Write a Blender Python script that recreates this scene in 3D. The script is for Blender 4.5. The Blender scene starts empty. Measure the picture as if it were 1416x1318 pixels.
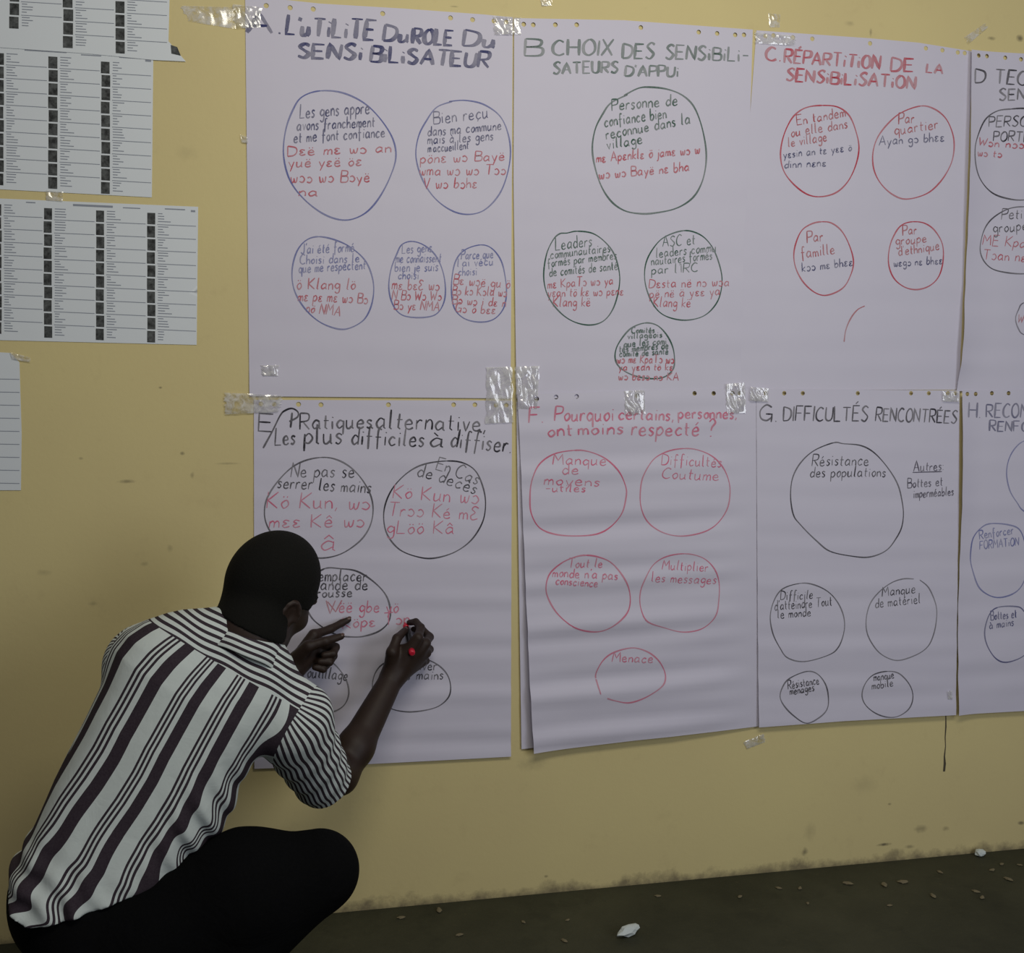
import bpy, bmesh, math, random
import numpy as np
from mathutils import Vector, Matrix, noise as mnoise
from mathutils.geometry import delaunay_2d_cdt

SC = bpy.context.scene
COL = SC.collection

# ------------------------------------------------------------------ camera
FPX, IW, IH = 1400.0, 1416.0, 1318.0
CAM = Vector((0.0, -2.6, 1.259))
YAW, PITCH, ROLL = math.radians(10.93), math.radians(-2.905), math.radians(-0.214)
_f = Vector((math.sin(YAW)*math.cos(PITCH), math.cos(YAW)*math.cos(PITCH), math.sin(PITCH)))
_r = Vector((math.cos(YAW), -math.sin(YAW), 0))
_u = _r.cross(_f)
CR = math.cos(ROLL)*_r + math.sin(ROLL)*_u
CU = -math.sin(ROLL)*_r + math.cos(ROLL)*_u
cd = bpy.data.cameras.new('camera')
cam = bpy.data.objects.new('camera', cd)
COL.objects.link(cam)
cd.sensor_fit = 'HORIZONTAL'
cd.sensor_width = 36
cd.lens = FPX/IW*36
cd.clip_start = 0.05
cam.matrix_world = Matrix(((CR.x, CU.x, -_f.x, CAM.x), (CR.y, CU.y, -_f.y, CAM.y), (CR.z, CU.z, -_f.z, CAM.z), (0, 0, 0, 1)))
SC.camera = cam

# ------------------------------------------------------------------ light and exposure
SC.view_settings.view_transform = 'Standard'
SC.view_settings.look = 'None'
SC.view_settings.gamma = 1
SC.view_settings.exposure = 0.0
SC.view_settings.use_curve_mapping = False
w = bpy.data.worlds.new('world')
SC.world = w
w.use_nodes = True
w.node_tree.nodes['Background'].inputs[0].default_value = (0.86, 0.86, 1.0, 1)
w.node_tree.nodes['Background'].inputs[1].default_value = 0.11


def area(name, loc, target, sx, sy, power, color):
    l = bpy.data.lights.new(name, 'AREA')
    l.shape = 'RECTANGLE'
    l.size, l.size_y = sx, sy
    l.energy = power
    l.color = color
    o = bpy.data.objects.new(name, l)
    COL.objects.link(o)
    o.location = loc
    o.rotation_euler = (Vector(target)-Vector(loc)).to_track_quat('-Z', 'Y').to_euler()
    return o


area('ceiling_light', (0.55, -2.2, 2.9), (0.5, 0.0, 1.6), 1.6, 0.6, 27, (1.0, 0.95, 0.82))
area('doorway_daylight', (2.3, -3.2, 1.5), (0.5, 0, 1.2), 1.1, 1.6, 25, (0.88, 0.92, 1.0))

# ------------------------------------------------------------------ helpers


def at(px, py, Y):
    d = (px-IW/2)/FPX*CR - (py-IH/2)/FPX*CU + _f
    return CAM + d*((Y-CAM.y)/d.y)


def crop(x0, y0, k):
    return lambda x, y: (x0+x*k, y0+y*k)


K1 = crop(0, 0, 360/1318); K2 = crop(0, 330, 360/1318)
K3 = crop(330, 0, 400/1416); K4 = crop(330, 300, 400/1416)
K5 = crop(700, 0, 360/1416); K6 = crop(700, 300, 360/1416)
K7 = crop(1030, 20, 386/1416); K8 = crop(1030, 280, 386/1416)
KS = crop(0, 200, 300/1318)
E1 = crop(330, 540, 400/1416); E2 = crop(290, 720, 340/1318)
E5 = crop(700, 530, 360/1416); E6 = crop(700, 740, 360/1416)
E7 = crop(1030, 540, 386/1416); E8 = crop(1030, 780, 386/1416)


def new_obj(name, verts, faces, mat=None, parent=None, smooth=False):
    me = bpy.data.meshes.new(name)
    me.from_pydata([tuple(v) for v in verts], [], faces)
    me.update()
    o = bpy.data.objects.new(name, me)
    COL.objects.link(o)
    if mat:
        me.materials.append(mat)
    if smooth:
        me.polygons.foreach_set('use_smooth', [True]*len(me.polygons))
    if parent:
        o.parent = parent
    return o


def tag(o, label, cat, group=None):
    o['label'] = label
    o['category'] = cat
    if group:
        o['group'] = group
    return o


def empty(name, loc):
    o = bpy.data.objects.new(name, None)
    COL.objects.link(o)
    o.location = loc
    o.empty_display_size = 0.05
    return o


def keep_world(child, parent):
    child.parent = parent
    child.matrix_parent_inverse = Matrix.Translation(parent.location).inverted()


class NT:
    def __init__(s, name):
        s.m = bpy.data.materials.new(name)
        s.m.use_nodes = True
        s.t = s.m.node_tree
        s.b = s.t.nodes['Principled BSDF']
        s.out = s.t.nodes['Material Output']

    def n(s, typ, **kw):
        x = s.t.nodes.new(typ)
        for k, v in kw.items():
            setattr(x, k, v)
        return x

    def l(s, a, b):
        s.t.links.new(a, b)

    def val(s, v):
        return v

    def mix(s, fac, a, b, mode='MIX'):
        x = s.n('ShaderNodeMix', data_type='RGBA', blend_type=mode)
        for i, v in ((0, fac), (6, a), (7, b)):
            if hasattr(v, 'links'):
                s.l(v, x.inputs[i])
            else:
                x.inputs[i].default_value = v if i == 0 else (*v, 1)
        return x.outputs[2]

    def math(s, op, a, b=0.0, clamp=False):
        x = s.n('ShaderNodeMath', operation=op, use_clamp=clamp)
        for i, v in ((0, a), (1, b)):
            if hasattr(v, 'links'):
                s.l(v, x.inputs[i])
            else:
                x.inputs[i].default_value = v
        return x.outputs[0]

    def noise(s, scale, detail=4, rough=0.6, vec=None, dist=0.0):
        x = s.n('ShaderNodeTexNoise')
        x.inputs['Scale'].default_value = scale
        x.inputs['Detail'].default_value = detail
        x.inputs['Roughness'].default_value = rough
        x.inputs['Distortion'].default_value = dist
        if vec is not None:
            s.l(vec, x.inputs['Vector'])
        return x.outputs['Fac']

    def ramp(s, fac, stops, interp='LINEAR'):
        x = s.n('ShaderNodeValToRGB')
        cr = x.color_ramp
        cr.interpolation = interp
        while len(cr.elements) < len(stops):
            cr.elements.new(0.5)
        for e, (p, c) in zip(cr.elements, stops):
            e.position = p
            e.color = (*c, 1) if len(c) == 3 else c
        s.l(fac, x.inputs[0])
        return x.outputs[0]

    def obj(s):
        return s.n('ShaderNodeTexCoord').outputs['Object']

    def base(s, c, rough=0.7, spec=0.3):
        if hasattr(c, 'links'):
            s.l(c, s.b.inputs['Base Color'])
        else:
            s.b.inputs['Base Color'].default_value = (*c, 1)
        s.b.inputs['Roughness'].default_value = rough
        s.b.inputs['Specular IOR Level'].default_value = spec
        return s

    def bump(s, h, strength, dist):
        x = s.n('ShaderNodeBump')
        x.inputs['Strength'].default_value = strength
        x.inputs['Distance'].default_value = dist
        s.l(h, x.inputs['Height'])
        s.l(x.outputs[0], s.b.inputs['Normal'])


def lin(r, g, b):
    f = lambda c: ((c/255+0.055)/1.055)**2.4 if c/255 > 0.04045 else c/255/12.92
    return (f(r), f(g), f(b))


def plain(name, c, rough=0.7, spec=0.3, nscale=0, namp=0.0):
    t = NT(name)
    if nscale:
        n = t.noise(nscale, 5, 0.6, t.obj())
        c = t.mix(t.math('MULTIPLY', n, 1.0), tuple(v*(1-namp) for v in c), tuple(min(1, v*(1+namp)) for v in c))
    t.base(c, rough, spec)
    return t.m


# ------------------------------------------------------------------ materials of the setting


def wall_material():
    t = NT('yellow_wall_paint')
    co = t.obj()
    n1 = t.noise(1.3, 5, 0.6, co)
    c = t.mix(t.ramp(n1, [(0.35, (0, 0, 0)), (0.7, (1, 1, 1))]), (0.70, 0.59, 0.295), (0.745, 0.64, 0.31))
    n2 = t.noise(9, 6, 0.7, co)
    c = t.mix(t.math('MULTIPLY', t.ramp(n2, [(0.58, (0, 0, 0)), (0.8, (1, 1, 1))]), 0.35), c, (0.50, 0.40, 0.20))
    # marks with a shape of their own: soft smudges and chips (x, z, half width, half height, strength)
    sep = t.n('ShaderNodeSeparateXYZ')
    t.l(co, sep.inputs[0])
    wob = t.math('MULTIPLY', t.math('SUBTRACT', t.noise(60, 3, 0.6, co), 0.5), 1.4)
    for (px, py, rx, ry, st) in WALL_MARKS:
        p = at(px, py, 0)
        dx = t.math('DIVIDE', t.math('SUBTRACT', sep.outputs[0], p.x), rx*0.00178)
        dz = t.math('DIVIDE', t.math('SUBTRACT', sep.outputs[2], p.z), ry*0.00178)
        d = t.math('SQRT', t.math('ADD', t.math('MULTIPLY', dx, dx), t.math('MULTIPLY', dz, dz)))
        k = t.math('SUBTRACT', 1.25, t.math('ADD', d, wob), clamp=True)
        k = t.math('MULTIPLY', k, st, clamp=True)
        c = t.mix(k, c, (0.085, 0.075, 0.055))
    # dirt worn into the paint just over the floor
    nd = t.noise(14, 6, 0.7, co)
    edge = t.math('MULTIPLY', t.math('SUBTRACT', nd, 0.5), 0.10)
    k = t.math('SUBTRACT', t.math('ADD', 0.028, edge), sep.outputs[2])
    k = t.math('MULTIPLY', k, 32, clamp=True)
    c = t.mix(t.math('MULTIPLY', k, 0.8), c, (0.16, 0.13, 0.085))
    t.base(c, 0.62, 0.25)
    t.bump(t.noise(70, 4, 0.6, co), 0.10, 0.004)
    return t.m


WALL_MARKS = [
    (209, 205, 0.1, 0.1, 0), (258, 212, 14, 10, 0.10), (222, 536, 2.5, 1.5, 0.6), (252, 627, 3, 2.5, 0.55), (175, 666, 11, 2.5, 0.5),
    (112, 634, 3, 2, 0.35), (266, 657, 3, 4, 0.4), (668, 24, 8, 3.5, 0.55), (628, 9, 6, 1.2, 0.4),
    (1204, 45, 2.5, 6, 0.5), (1371, 53, 7, 3, 0.5), (1410, 53, 6, 5, 0.7), (1175, 32, 8, 4, 0.25),
    (1222, 1168, 11, 2.5, 0.8), (1274, 1146, 12, 6, 0.40), (1308, 1146, 6, 4, 0.4), (1258, 1171, 8, 3, 0.45), (1113, 1178, 5, 6, 0.6),
    (1230, 1112, 3, 2, 0.5), (1412, 1138, 6, 3, 0.7), (1120, 1150, 10, 14, 0.18), (735, 1057, 22, 10, 0.16),
    (315, 641, 16, 1.6, 0.3), (1050, 1205, 18, 7, 0.35), (1195, 1085, 22, 14, 0.12), (755, 1212, 3, 2, 0.5), (128, 835, 6, 3, 0.25),
    (60, 792, 9, 4, 0.2), (200, 780, 5, 3, 0.25), (235, 758, 4, 5, 0.25),
]


def floor_material():
    t = NT('dark_cement_floor')
    co = t.obj()
    n1 = t.noise(2.2, 7, 0.65, co)
    c = t.ramp(n1, [(0.3, lin(50, 51, 38)), (0.7, lin(72, 72, 55))])
    n2 = t.noise(60, 4, 0.7, co)
    c = t.mix(t.math('MULTIPLY', t.ramp(n2, [(0.62, (0, 0, 0)), (0.75, (1, 1, 1))]), 0.45), c, lin(96, 88, 62))
    n3 = t.noise(5, 5, 0.7, co)
    c = t.mix(t.math('MULTIPLY', t.ramp(n3, [(0.55, (0, 0, 0)), (0.75, (1, 1, 1))]), 0.5), c, lin(38, 40, 30))
    t.base(c, 0.75, 0.25)
    t.bump(t.noise(40, 6, 0.7, co), 0.4, 0.006)
    return t.m


def box(name, x0, x1, y0, y1, z0, z1, mat):
    v = [(x, y, z) for x in (x0, x1) for y in (y0, y1) for z in (z0, z1)]
    f = [(0, 1, 3, 2), (4, 6, 7, 5), (0, 4, 5, 1), (2, 3, 7, 6), (0, 2, 6, 4), (1, 5, 7, 3)]
    return new_obj(name, v, f, mat)


wb = box('wall_back', -3.5, 6.0, 0.0, 0.2, -0.1, 3.4, wall_material())
wb['kind'] = 'structure'
fl = box('floor', -3.5, 6.0, -6.0, 0.0, -0.1, 0.0, floor_material())
fl['kind'] = 'structure'

# a hairline crack that runs down the wall under the sheets: a thin dark groove line
def crack():
    rnd = random.Random(4)
    vs, fs = [], []
    pts = [(1309, 975), (1308, 990), (1308, 1005), (1307, 1020), (1307.5, 1032), (1306, 1046), (1306.5, 1056), (1305.5, 1067)]
    for (px, py) in pts:
        wd = rnd.uniform(0.5, 1.7)
        vs += [at(px-wd, py, -0.0004), at(px+wd, py, -0.0004)]
    for i in range(len(pts)-1):
        fs.append((2*i, 2*i+2, 2*i+3, 2*i+1))
    o = new_obj('trim_1', vs, fs, plain('dark_crack_line', (0.10, 0.085, 0.06), 0.9, 0.1))
    o['kind'] = 'structure'


crack()

# ------------------------------------------------------------------ handwriting: a stroke alphabet
G = {
 'A': '0,0 32,100 64,0/12,36 52,36', 'B': '0,0 0,100/~0,100 45,92 42,58 2,52 50,46 48,4 0,0', 'C': '~55,88 30,100 4,65 6,20 32,0 58,12',
 'D': '0,0 0,100/~0,100 50,82 58,40 38,6 0,0', 'E': '50,100 0,100 0,0 50,0/0,52 42,52', 'F': '52,100 0,100 0,0/0,52 42,52',
 'G': '~56,86 30,100 4,62 8,14 34,0 55,20/30,42 58,42 56,-8', 'H': '0,0 0,100/55,0 55,100/0,50 55,50', 'I': '0,0 0,100',
 'J': '~40,100 40,20 22,0 0,15', 'K': '0,0 0,100/50,100 2,48 52,0', 'L': '0,100 0,0 46,0', 'M': '0,0 8,100 36,40 64,100 72,0',
 'N': '0,0 2,100 54,0 56,100', 'O': '~30,100 4,70 6,20 32,0 58,28 54,78 30,100', 'P': '0,0 0,100/~0,100 48,94 46,56 0,46',
 'Q': '~30,100 4,70 6,20 32,0 58,28 54,78 30,100/36,24 62,-8', 'R': '0,0 0,100/~0,100 48,94 46,56 0,46/18,46 54,0',
 'S': '~50,88 28,100 6,78 26,54 48,30 28,0 0,12', 'T': '0,100 60,100/30,100 30,0', 'U': '~0,100 2,20 26,0 50,22 52,100',
 'V': '0,100 26,0 52,100', 'W': '0,100 16,0 36,70 54,0 74,100', 'X': '0,0 52,100/0,100 52,0', 'Y': '0,100 26,50 52,100/26,50 26,0',
 'Z': '0,100 50,100 0,0 52,0',
 'a': '~40,44 20,52 2,26 14,2 38,20/40,50 40,6 48,0', 'b': '0,100 0,2/~0,32 22,50 38,26 20,0 0,6', 'c': '~38,42 20,52 2,26 16,0 40,10',
 'd': '~38,40 18,52 2,24 16,0 38,16/40,100 40,0', 'e': '~4,26 36,30 24,52 4,36 6,8 24,0 42,10', 'f': '~38,92 22,98 16,70 16,-25/2,48 36,48',
 'g': '~38,42 18,52 2,28 18,6 38,22/~40,50 40,-22 20,-38 4,-24', 'h': '0,100 0,0/~0,30 20,50 34,36 36,0', 'i': '0,50 2,0/1,72 3,77',
 'j': '~8,50 8,-20 -6,-34/8,72 9,77', 'k': '0,100 0,0/34,50 2,24 36,0', 'l': '2,100 0,8 10,0', 'm': '0,0 0,50/~0,34 14,50 24,36 24,0/~24,34 38,50 48,36 50,0',
 'n': '0,0 0,50/~0,32 18,50 32,36 34,0', 'o': '~20,50 2,28 16,0 36,20 32,44 20,50', 'p': '0,50 0,-38/~0,34 20,52 38,28 20,2 0,10',
 'q': '~38,42 18,52 2,26 16,2 36,18/40,50 40,-38', 'r': '0,0 0,50/~0,32 14,50 28,46', 's': '~30,44 14,52 4,38 26,18 14,0 0,8',
 't': '10,84 10,10 22,0/0,52 28,52', 'u': '~0,50 2,8 16,0 32,16/34,50 34,6 42,0', 'v': '0,50 16,0 32,50', 'w': '~0,50 8,2 22,10 24,40/~24,30 32,2 44,10 48,50',
 'x': '0,0 34,50/0,50 34,0', 'y': '0,50 18,4/38,50 12,-38', 'z': '0,50 34,50 0,0 36,0', "'": '4,100 0,80', '.': '0,2 5,0', ',': '6,6 0,-16',
 '?': '~0,86 24,104 44,82 24,56 20,34/20,6 22,0', '-': '0,44 34,44', ':': '0,6 4,2/0,44 4,40', '!': '0,100 0,30/0,6 2,0',
 'ɛ': '~34,46 14,52 4,38 20,28 2,14 14,0 38,8', 'Ɛ': '~44,88 18,100 4,78 26,54 2,28 14,0 46,10', 'ɔ': '~4,44 22,52 40,26 26,0 2,8', 'ɣ': '0,50 18,0/38,50 14,-38',
}
ACC = {'é': ('e', '16,64 30,82'), 'è': ('e', '10,84 26,64'), 'ê': ('e', '8,64 22,82 36,64'), 'à': ('a', '10,84 26,64'), 'â': ('a', '8,64 22,84 38,64'),
       'ö': ('o', '8,68 10,76/26,68 28,76'), 'ë': ('e', '8,68 10,76/28,68 30,76'), 'ä': ('a', '8,68 10,76/28,68 30,76'), 'ü': ('u', '8,68 10,76/28,68 30,76'),
       'ô': ('o', '6,62 20,80 34,62'), 'ç': ('c', '20,0 14,-18'), 'É': ('E', '18,112 36,128'), 'È': ('E', '16,128 34,112')}


def catmull(P, n=5):
    if len(P) < 3:
        return P
    closed = (abs(P[0][0]-P[-1][0])+abs(P[0][1]-P[-1][1])) < 1e-6
    out = []
    m = len(P)
    for i in range(m-1):
        p1, p2 = P[i], P[i+1]
        p0 = P[i-1] if i > 0 else (P[m-2] if closed else p1)
        p3 = P[i+2] if i+2 < m else (P[1] if closed else p2)
        for j in range(n):
            t = j/n
            out.append(tuple(0.5*((2*p1[k])+(-p0[k]+p2[k])*t+(2*p0[k]-5*p1[k]+4*p2[k]-p3[k])*t*t+(-p0[k]+3*p1[k]-3*p2[k]+p3[k])*t**3) for k in (0, 1)))
    out.append(P[-1])
    return out


def glyph(ch):
    extra = None
    if ch in ACC:
        ch, extra = ACC[ch]
    s = G.get(ch)
    if s is None:
        return 30, []
    if extra:
        s = s+'/'+extra
    strokes = []
    wd = 0
    for st in s.split('/'):
        sm = st.startswith('~')
        pts = [tuple(float(q) for q in a.split(',')) for a in st.lstrip('~').split()]
        wd = max(wd, max(p[0] for p in pts))
        strokes.append(catmull(pts) if sm else pts)
    return wd, strokes


def text_strokes(txt, p0, p1, h, seed=0, slant=0.10, jit=3.0):
    """strokes in picture pixels for one handwritten line from p0 to p1 (baseline), capital height h"""
    rnd = random.Random(hash_str(txt)+seed)
    x = 0.0
    items = []
    for ch in txt:
        if ch == ' ':
            x += 42
            continue
        wd, st = glyph(ch)
        if ch in 'il':
            x += 5
            items.append((x, st))
            x += 5
        else:
            items.append((x, st))
        x += wd+17
    total = max(1, x-17)
    L = math.hypot(p1[0]-p0[0], p1[1]-p0[1])
    ux, uy = (p1[0]-p0[0])/L, (p1[1]-p0[1])/L
    sx = L/total
    sy = h/100
    out = []
    for (x0, st) in items:
        dy = rnd.uniform(-jit, jit)
        sc = rnd.uniform(0.93, 1.07)
        ro = rnd.uniform(-0.05, 0.05)
        for s in st:
            q = []
            for (a, b) in s:
                b2 = b*sc+dy
                a2 = x0+a+ro*b2
                X = a2*sx+slant*b2*sy
                Yv = b2*sy
                q.append((p0[0]+ux*X+uy*Yv*1.0, p0[1]+uy*X-Yv))
            out.append(q)
    return out


def hash_str(s):
    v = 7
    for c in s:
        v = (v*31+ord(c)) % 100003
    return v


INKS = {}


def ink(name, c, paper=(0.60, 0.58, 0.64)):
    t = NT('marker_ink_'+name)
    at_ = t.n('ShaderNodeAttribute', attribute_name='ink_load')
    co = t.obj()
    k = t.math('MULTIPLY', at_.outputs['Fac'], t.math('ADD', t.math('MULTIPLY', t.noise(220, 3, 0.7, co), 0.5), 0.72), clamp=True)
    t.base(t.mix(k, paper, c), 0.6, 0.25)
    INKS[name] = t.m


ink('blue', lin(46, 54, 118)); ink('green', lin(34, 84, 66)); ink('red', lin(192, 56, 76)); ink('pink', lin(216, 62, 112))
ink('black', lin(38, 36, 46)); ink('violet', lin(104, 112, 172)); ink('navy', lin(48, 54, 108)); ink('brown', lin(178, 48, 56)); ink('grey', lin(92, 88, 104))


def ribbon(strokes, sheet, name, inkname, width, parent, chisel=0.0, density=1.0, vary=0.15, seed=1):
    """flat ink strokes lying on the sheet; width in picture pixels"""
    rnd = random.Random(hash_str(name)+seed+len(strokes))
    V, F, D = [], [], []
    for si, s in enumerate(strokes):
        P = []
        for q in s:
            p = at(q[0], q[1], -sheet['base'])
            if not P or math.hypot(p.x-P[-1][0], p.z-P[-1][1]) > 1e-5:
                P.append((p.x, p.z))
        if len(P) == 1:
            P.append((P[0][0]+0.002, P[0][1]))
        # resample long segments so the ink follows the paper
        Q = [P[0]]
        for a, b in zip(P, P[1:]):
            n = max(1, int(math.hypot(b[0]-a[0], b[1]-a[1])/0.008))
            for j in range(1, n+1):
                Q.append((a[0]+(b[0]-a[0])*j/n, a[1]+(b[1]-a[1])*j/n))
        dens = density*rnd.uniform(1-vary, 1+vary)
        ph = rnd.uniform(0, 6.28)
        lift = 0.0005+0.000004*(si % 60)
        base = len(V)
        n = len(Q)
        for i in range(n):
            a = Q[max(0, i-1)]
            b = Q[min(n-1, i+1)]
            tx, tz = b[0]-a[0], b[1]-a[1]
            l = math.hypot(tx, tz) or 1
            tx, tz = tx/l, tz/l
            wv = width*0.00178*(0.9+0.18*math.sin(ph+i*0.35))
            dd = dens*(0.9+0.14*math.sin(ph*2+i*0.21))
            if chisel:
                wv *= 1+chisel*(abs(tz)-0.35)
                dd *= 1-0.42*chisel*(abs(tz)-0.3)
            if i == 0 or i == n-1:
                wv *= 0.7
            nx, nz = -tz*wv/2, tx*wv/2
            for sg in (1, -1):
                x, z = Q[i][0]+sg*nx, Q[i][1]+sg*nz
                V.append((x, -(sheet['depth'](x, z)+lift), z))
                D.append(max(0, min(1, dd)))
        for i in range(n-1):
            k = base+2*i
            F.append((k, k+1, k+3, k+2))
    o = new_obj(name, V, F, INKS[inkname])
    # faces must look into the room
    me = o.data
    at_ = me.attributes.new('ink_load', 'FLOAT', 'POINT')
    at_.data.foreach_set('value', D)
    bm = bmesh.new()
    bm.from_mesh(me)
    fl_ = [f for f in bm.faces if f.normal.y > 0]
    bmesh.ops.reverse_faces(bm, faces=fl_)
    bm.to_mesh(me)
    bm.free()
    keep_world(o, parent)
    return o


# ------------------------------------------------------------------ paper


def paper_material(name, c, c2):
    t = NT(name)
    co = t.obj()
    n = t.noise(5, 4, 0.6, co)
    t.base(t.mix(n, c, c2), 0.55, 0.3)
    t.bump(t.noise(16, 3, 0.5, co), 0.12, 0.003)
    return t.m


PAPER = paper_material('flipchart_paper', (0.66, 0.635, 0.755), (0.70, 0.68, 0.785))
PRINTPAPER = paper_material('printed_sheet_paper', (0.75, 0.80, 0.84), (0.78, 0.83, 0.86))


def inside(poly, x, z):
    c = False
    n = len(poly)
    for i in range(n):
        x1, z1 = poly[i]
        x2, z2 = poly[(i+1) % n]
        if (z1 > z) != (z2 > z) and x < (x2-x1)*(z-z1)/(z2-z1)+x1:
            c = not c
    return c


def seg_dist(poly, x, z):
    best = 9
    for i in range(len(poly)):
        a = poly[i]
        b = poly[(i+1) % len(poly)]
        dx, dz = b[0]-a[0], b[1]-a[1]
        t = max(0, min(1, ((x-a[0])*dx+(z-a[1])*dz)/(dx*dx+dz*dz)))
        best = min(best, math.hypot(a[0]+dx*t-x, a[1]+dz*t-z))
    return best


def sheet_mesh(name, outline_px, base, depth, mat, holes_px=(), hole_r=0.0062, gx=0.022, gz=0.0125):
    poly = []
    for q in outline_px:
        p = at(q[0], q[1], -base)
        poly.append((p.x, p.z))
    pts, edges = [], []
    n = len(poly)
    ring = []
    for i in range(n):
        a, b = poly[i], poly[(i+1) % n]
        m = max(1, int(math.hypot(b[0]-a[0], b[1]-a[1])/0.014))
        for j in range(m):
            ring.append((a[0]+(b[0]-a[0])*j/m, a[1]+(b[1]-a[1])*j/m))
    k = len(ring)
    pts += ring
    edges += [(i, (i+1) % k) for i in range(k)]
    holes = []
    for q in holes_px:
        p = at(q[0], q[1], -base)
        holes.append((p.x, p.z))
        s0 = len(pts)
        for j in range(12):
            an = j/12*2*math.pi
            pts.append((p.x+hole_r*math.cos(an), p.z+hole_r*math.sin(an)))
        edges += [(s0+j, s0+(j+1) % 12) for j in range(12)]
    xs = [p[0] for p in poly]
    zs = [p[1] for p in poly]
    x = min(xs)+gx/2
    while x < max(xs):
        z = min(zs)+gz/2
        while z < max(zs):
            if inside(poly, x, z) and seg_dist(poly, x, z) > 0.006 and all(math.hypot(x-h[0], z-h[1]) > hole_r*1.4 for h in holes):
                pts.append((x, z))
            z += gz
        x += gx
    V2, _, F, *_ = delaunay_2d_cdt([Vector(p) for p in pts], edges, [], 0, 1e-6)
    faces = []
    for f in F:
        cx = sum(V2[i].x for i in f)/3
        cz = sum(V2[i].y for i in f)/3
        if not inside(poly, cx, cz) or any(math.hypot(cx-h[0], cz-h[1]) < hole_r*0.98 for h in holes):
            continue
        faces.append(tuple(f))
    V = [(v.x, -depth(v.x, v.y), v.y) for v in V2]
    o = new_obj(name, V, faces, mat, smooth=True)
    me = o.data
    bm = bmesh.new()
    bm.from_mesh(me)
    bmesh.ops.delete(bm, geom=[v for v in bm.verts if not v.link_faces], context='VERTS')
    bmesh.ops.reverse_faces(bm, faces=[f for f in bm.faces if f.normal.y > 0])
    # origin at the sheet's centre
    c = Vector((sum(xs)/n, -base, sum(zs)/n))
    bmesh.ops.translate(bm, vec=-c, verts=bm.verts)
    bm.to_mesh(me)
    bm.free()
    e = 0.002
    ns = []
    for v in me.vertices:
        x, z = v.co.x+c.x, v.co.z+c.z
        ns.append(-Vector(((depth(x+e, z)-depth(x-e, z))/(2*e), 1, (depth(x, z+e)-depth(x, z-e))/(2*e))).normalized())
    me.normals_split_custom_set_from_vertices(ns)
    o.location = c
    return o, poly


def ripples(base, z0, z1, amp_top, amp_bot, lam=0.075, slope=0.03, seed=0, left=None, bottom=0.0, right=None):
    rnd = random.Random(seed)
    p1, p2, p3 = (rnd.uniform(0, 6.28) for _ in range(3))

    def d(x, z):
        v = max(0.0, min(1.0, (z1-z)/(z1-z0)))
        amp = amp_top+(amp_bot-amp_top)*v
        q = z - slope*x
        wv = math.sin(q/lam*6.283+p1+0.7*math.sin(x*5+p2)) * (0.6+0.4*math.sin(x*7+p3)) + 0.6*math.sin(q/lam*6.283*0.53+p2+x*2)
        wv += 0.35*math.sin(q/lam*6.283*1.7+x*3.1+p3)
        if right is not None:
            amp *= max(0.0, min(1.0, (right-x)/0.12))
        r = base+amp*(wv+1.6)
        if left is not None:
            xl, h, wdt = left(z)
            if h > 0:
                u = max(0.0, 1-(x-xl)/wdt)
                r += h*u*u
        r += bottom*v**4*(1.0 if right is None else max(0.0, min(1.0, (right-x)/0.25)))
        return r
    return d


SHEETS = {}


def chart(key, name, outline, base, rip, holes, label):
    dep = rip
    o, poly = sheet_mesh(name, outline, base, dep, PAPER, holes)
    tag(o, label, 'poster', 'flipchart sheets taped to the wall')
    SHEETS[key] = dict(base=base, depth=dep, obj=o)
    return o


def wz(px, py):
    p = at(px, py, 0)
    return p.x, p.z


zt, zb = wz(708, 20)[1], wz(708, 548)[1]
zt2, zb2 = zb, wz(708, 1040)[1]


chart('A', 'flipchart_sheet', [(339, -6), (443, 5), (560, 12), (669, 20), (709, 24), (706, 551), (345, 548)], 0.002, ripples(0.002, zb, zt, 0.0001, 0.0009, 0.16, 0.02, 1),
      [K3(20, 27), K3(135, 28), K3(252, 38), K3(365, 45), K3(705, 67), K3(1037, 88), K3(1145, 97), K3(1250, 103), K3(1310, 108)],
      'flipchart sheet headed A in blue capitals with five blue circles')
def c_left(z):
    return (0, 0, 1)


chart('C', 'flipchart_sheet', [(1046, 42), (1204, 53), (1270, 59), (1345, 71), (1326, 539), (1018, 539), (1027, 330), (1034, 200)], 0.0012, ripples(0.0012, zb, zt, 0.0001, 0.0007, 0.12, 0.05, 3),
      [K7(105, 109), K7(145, 107), K7(243, 117), K7(342, 124), K7(635, 147), K7(918, 172), K7(1002, 182), K7(1080, 193), K7(1115, 196)],
      'flipchart sheet headed C in red capitals with four red circles and an arc')
chart('B', 'flipchart_sheet', [(711, 25), (863, 28), (1041, 41), (1036, 200), (1029, 330), (1024, 507), (1026, 538), (900, 541), (800, 551), (714, 551), (710, 250)], 0.004, ripples(0.004, zb, zt, 0.0001, 0.0010, 0.14, 0.03, 2),
      [K5(5, 128), K5(95, 132), K5(147, 135), K5(267, 135), K5(383, 135), K5(732, 150), K5(1047, 175), K5(1147, 182), K5(1245, 190), K5(1293, 190)],
      'flipchart sheet headed B in green capitals with green circles')


def d_left(z):
    v = (zt-z)/(zt-zb)
    xl = wz(1341-15*v, 72+470*v)[0]
    return (xl, (0.005+0.010*math.exp(-((v-0.35)/0.3)**2)+0.010*math.exp(-((v-0.84)/0.1)**2))*max(0, min(1, (1-v)/0.1)), 0.10)


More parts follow.
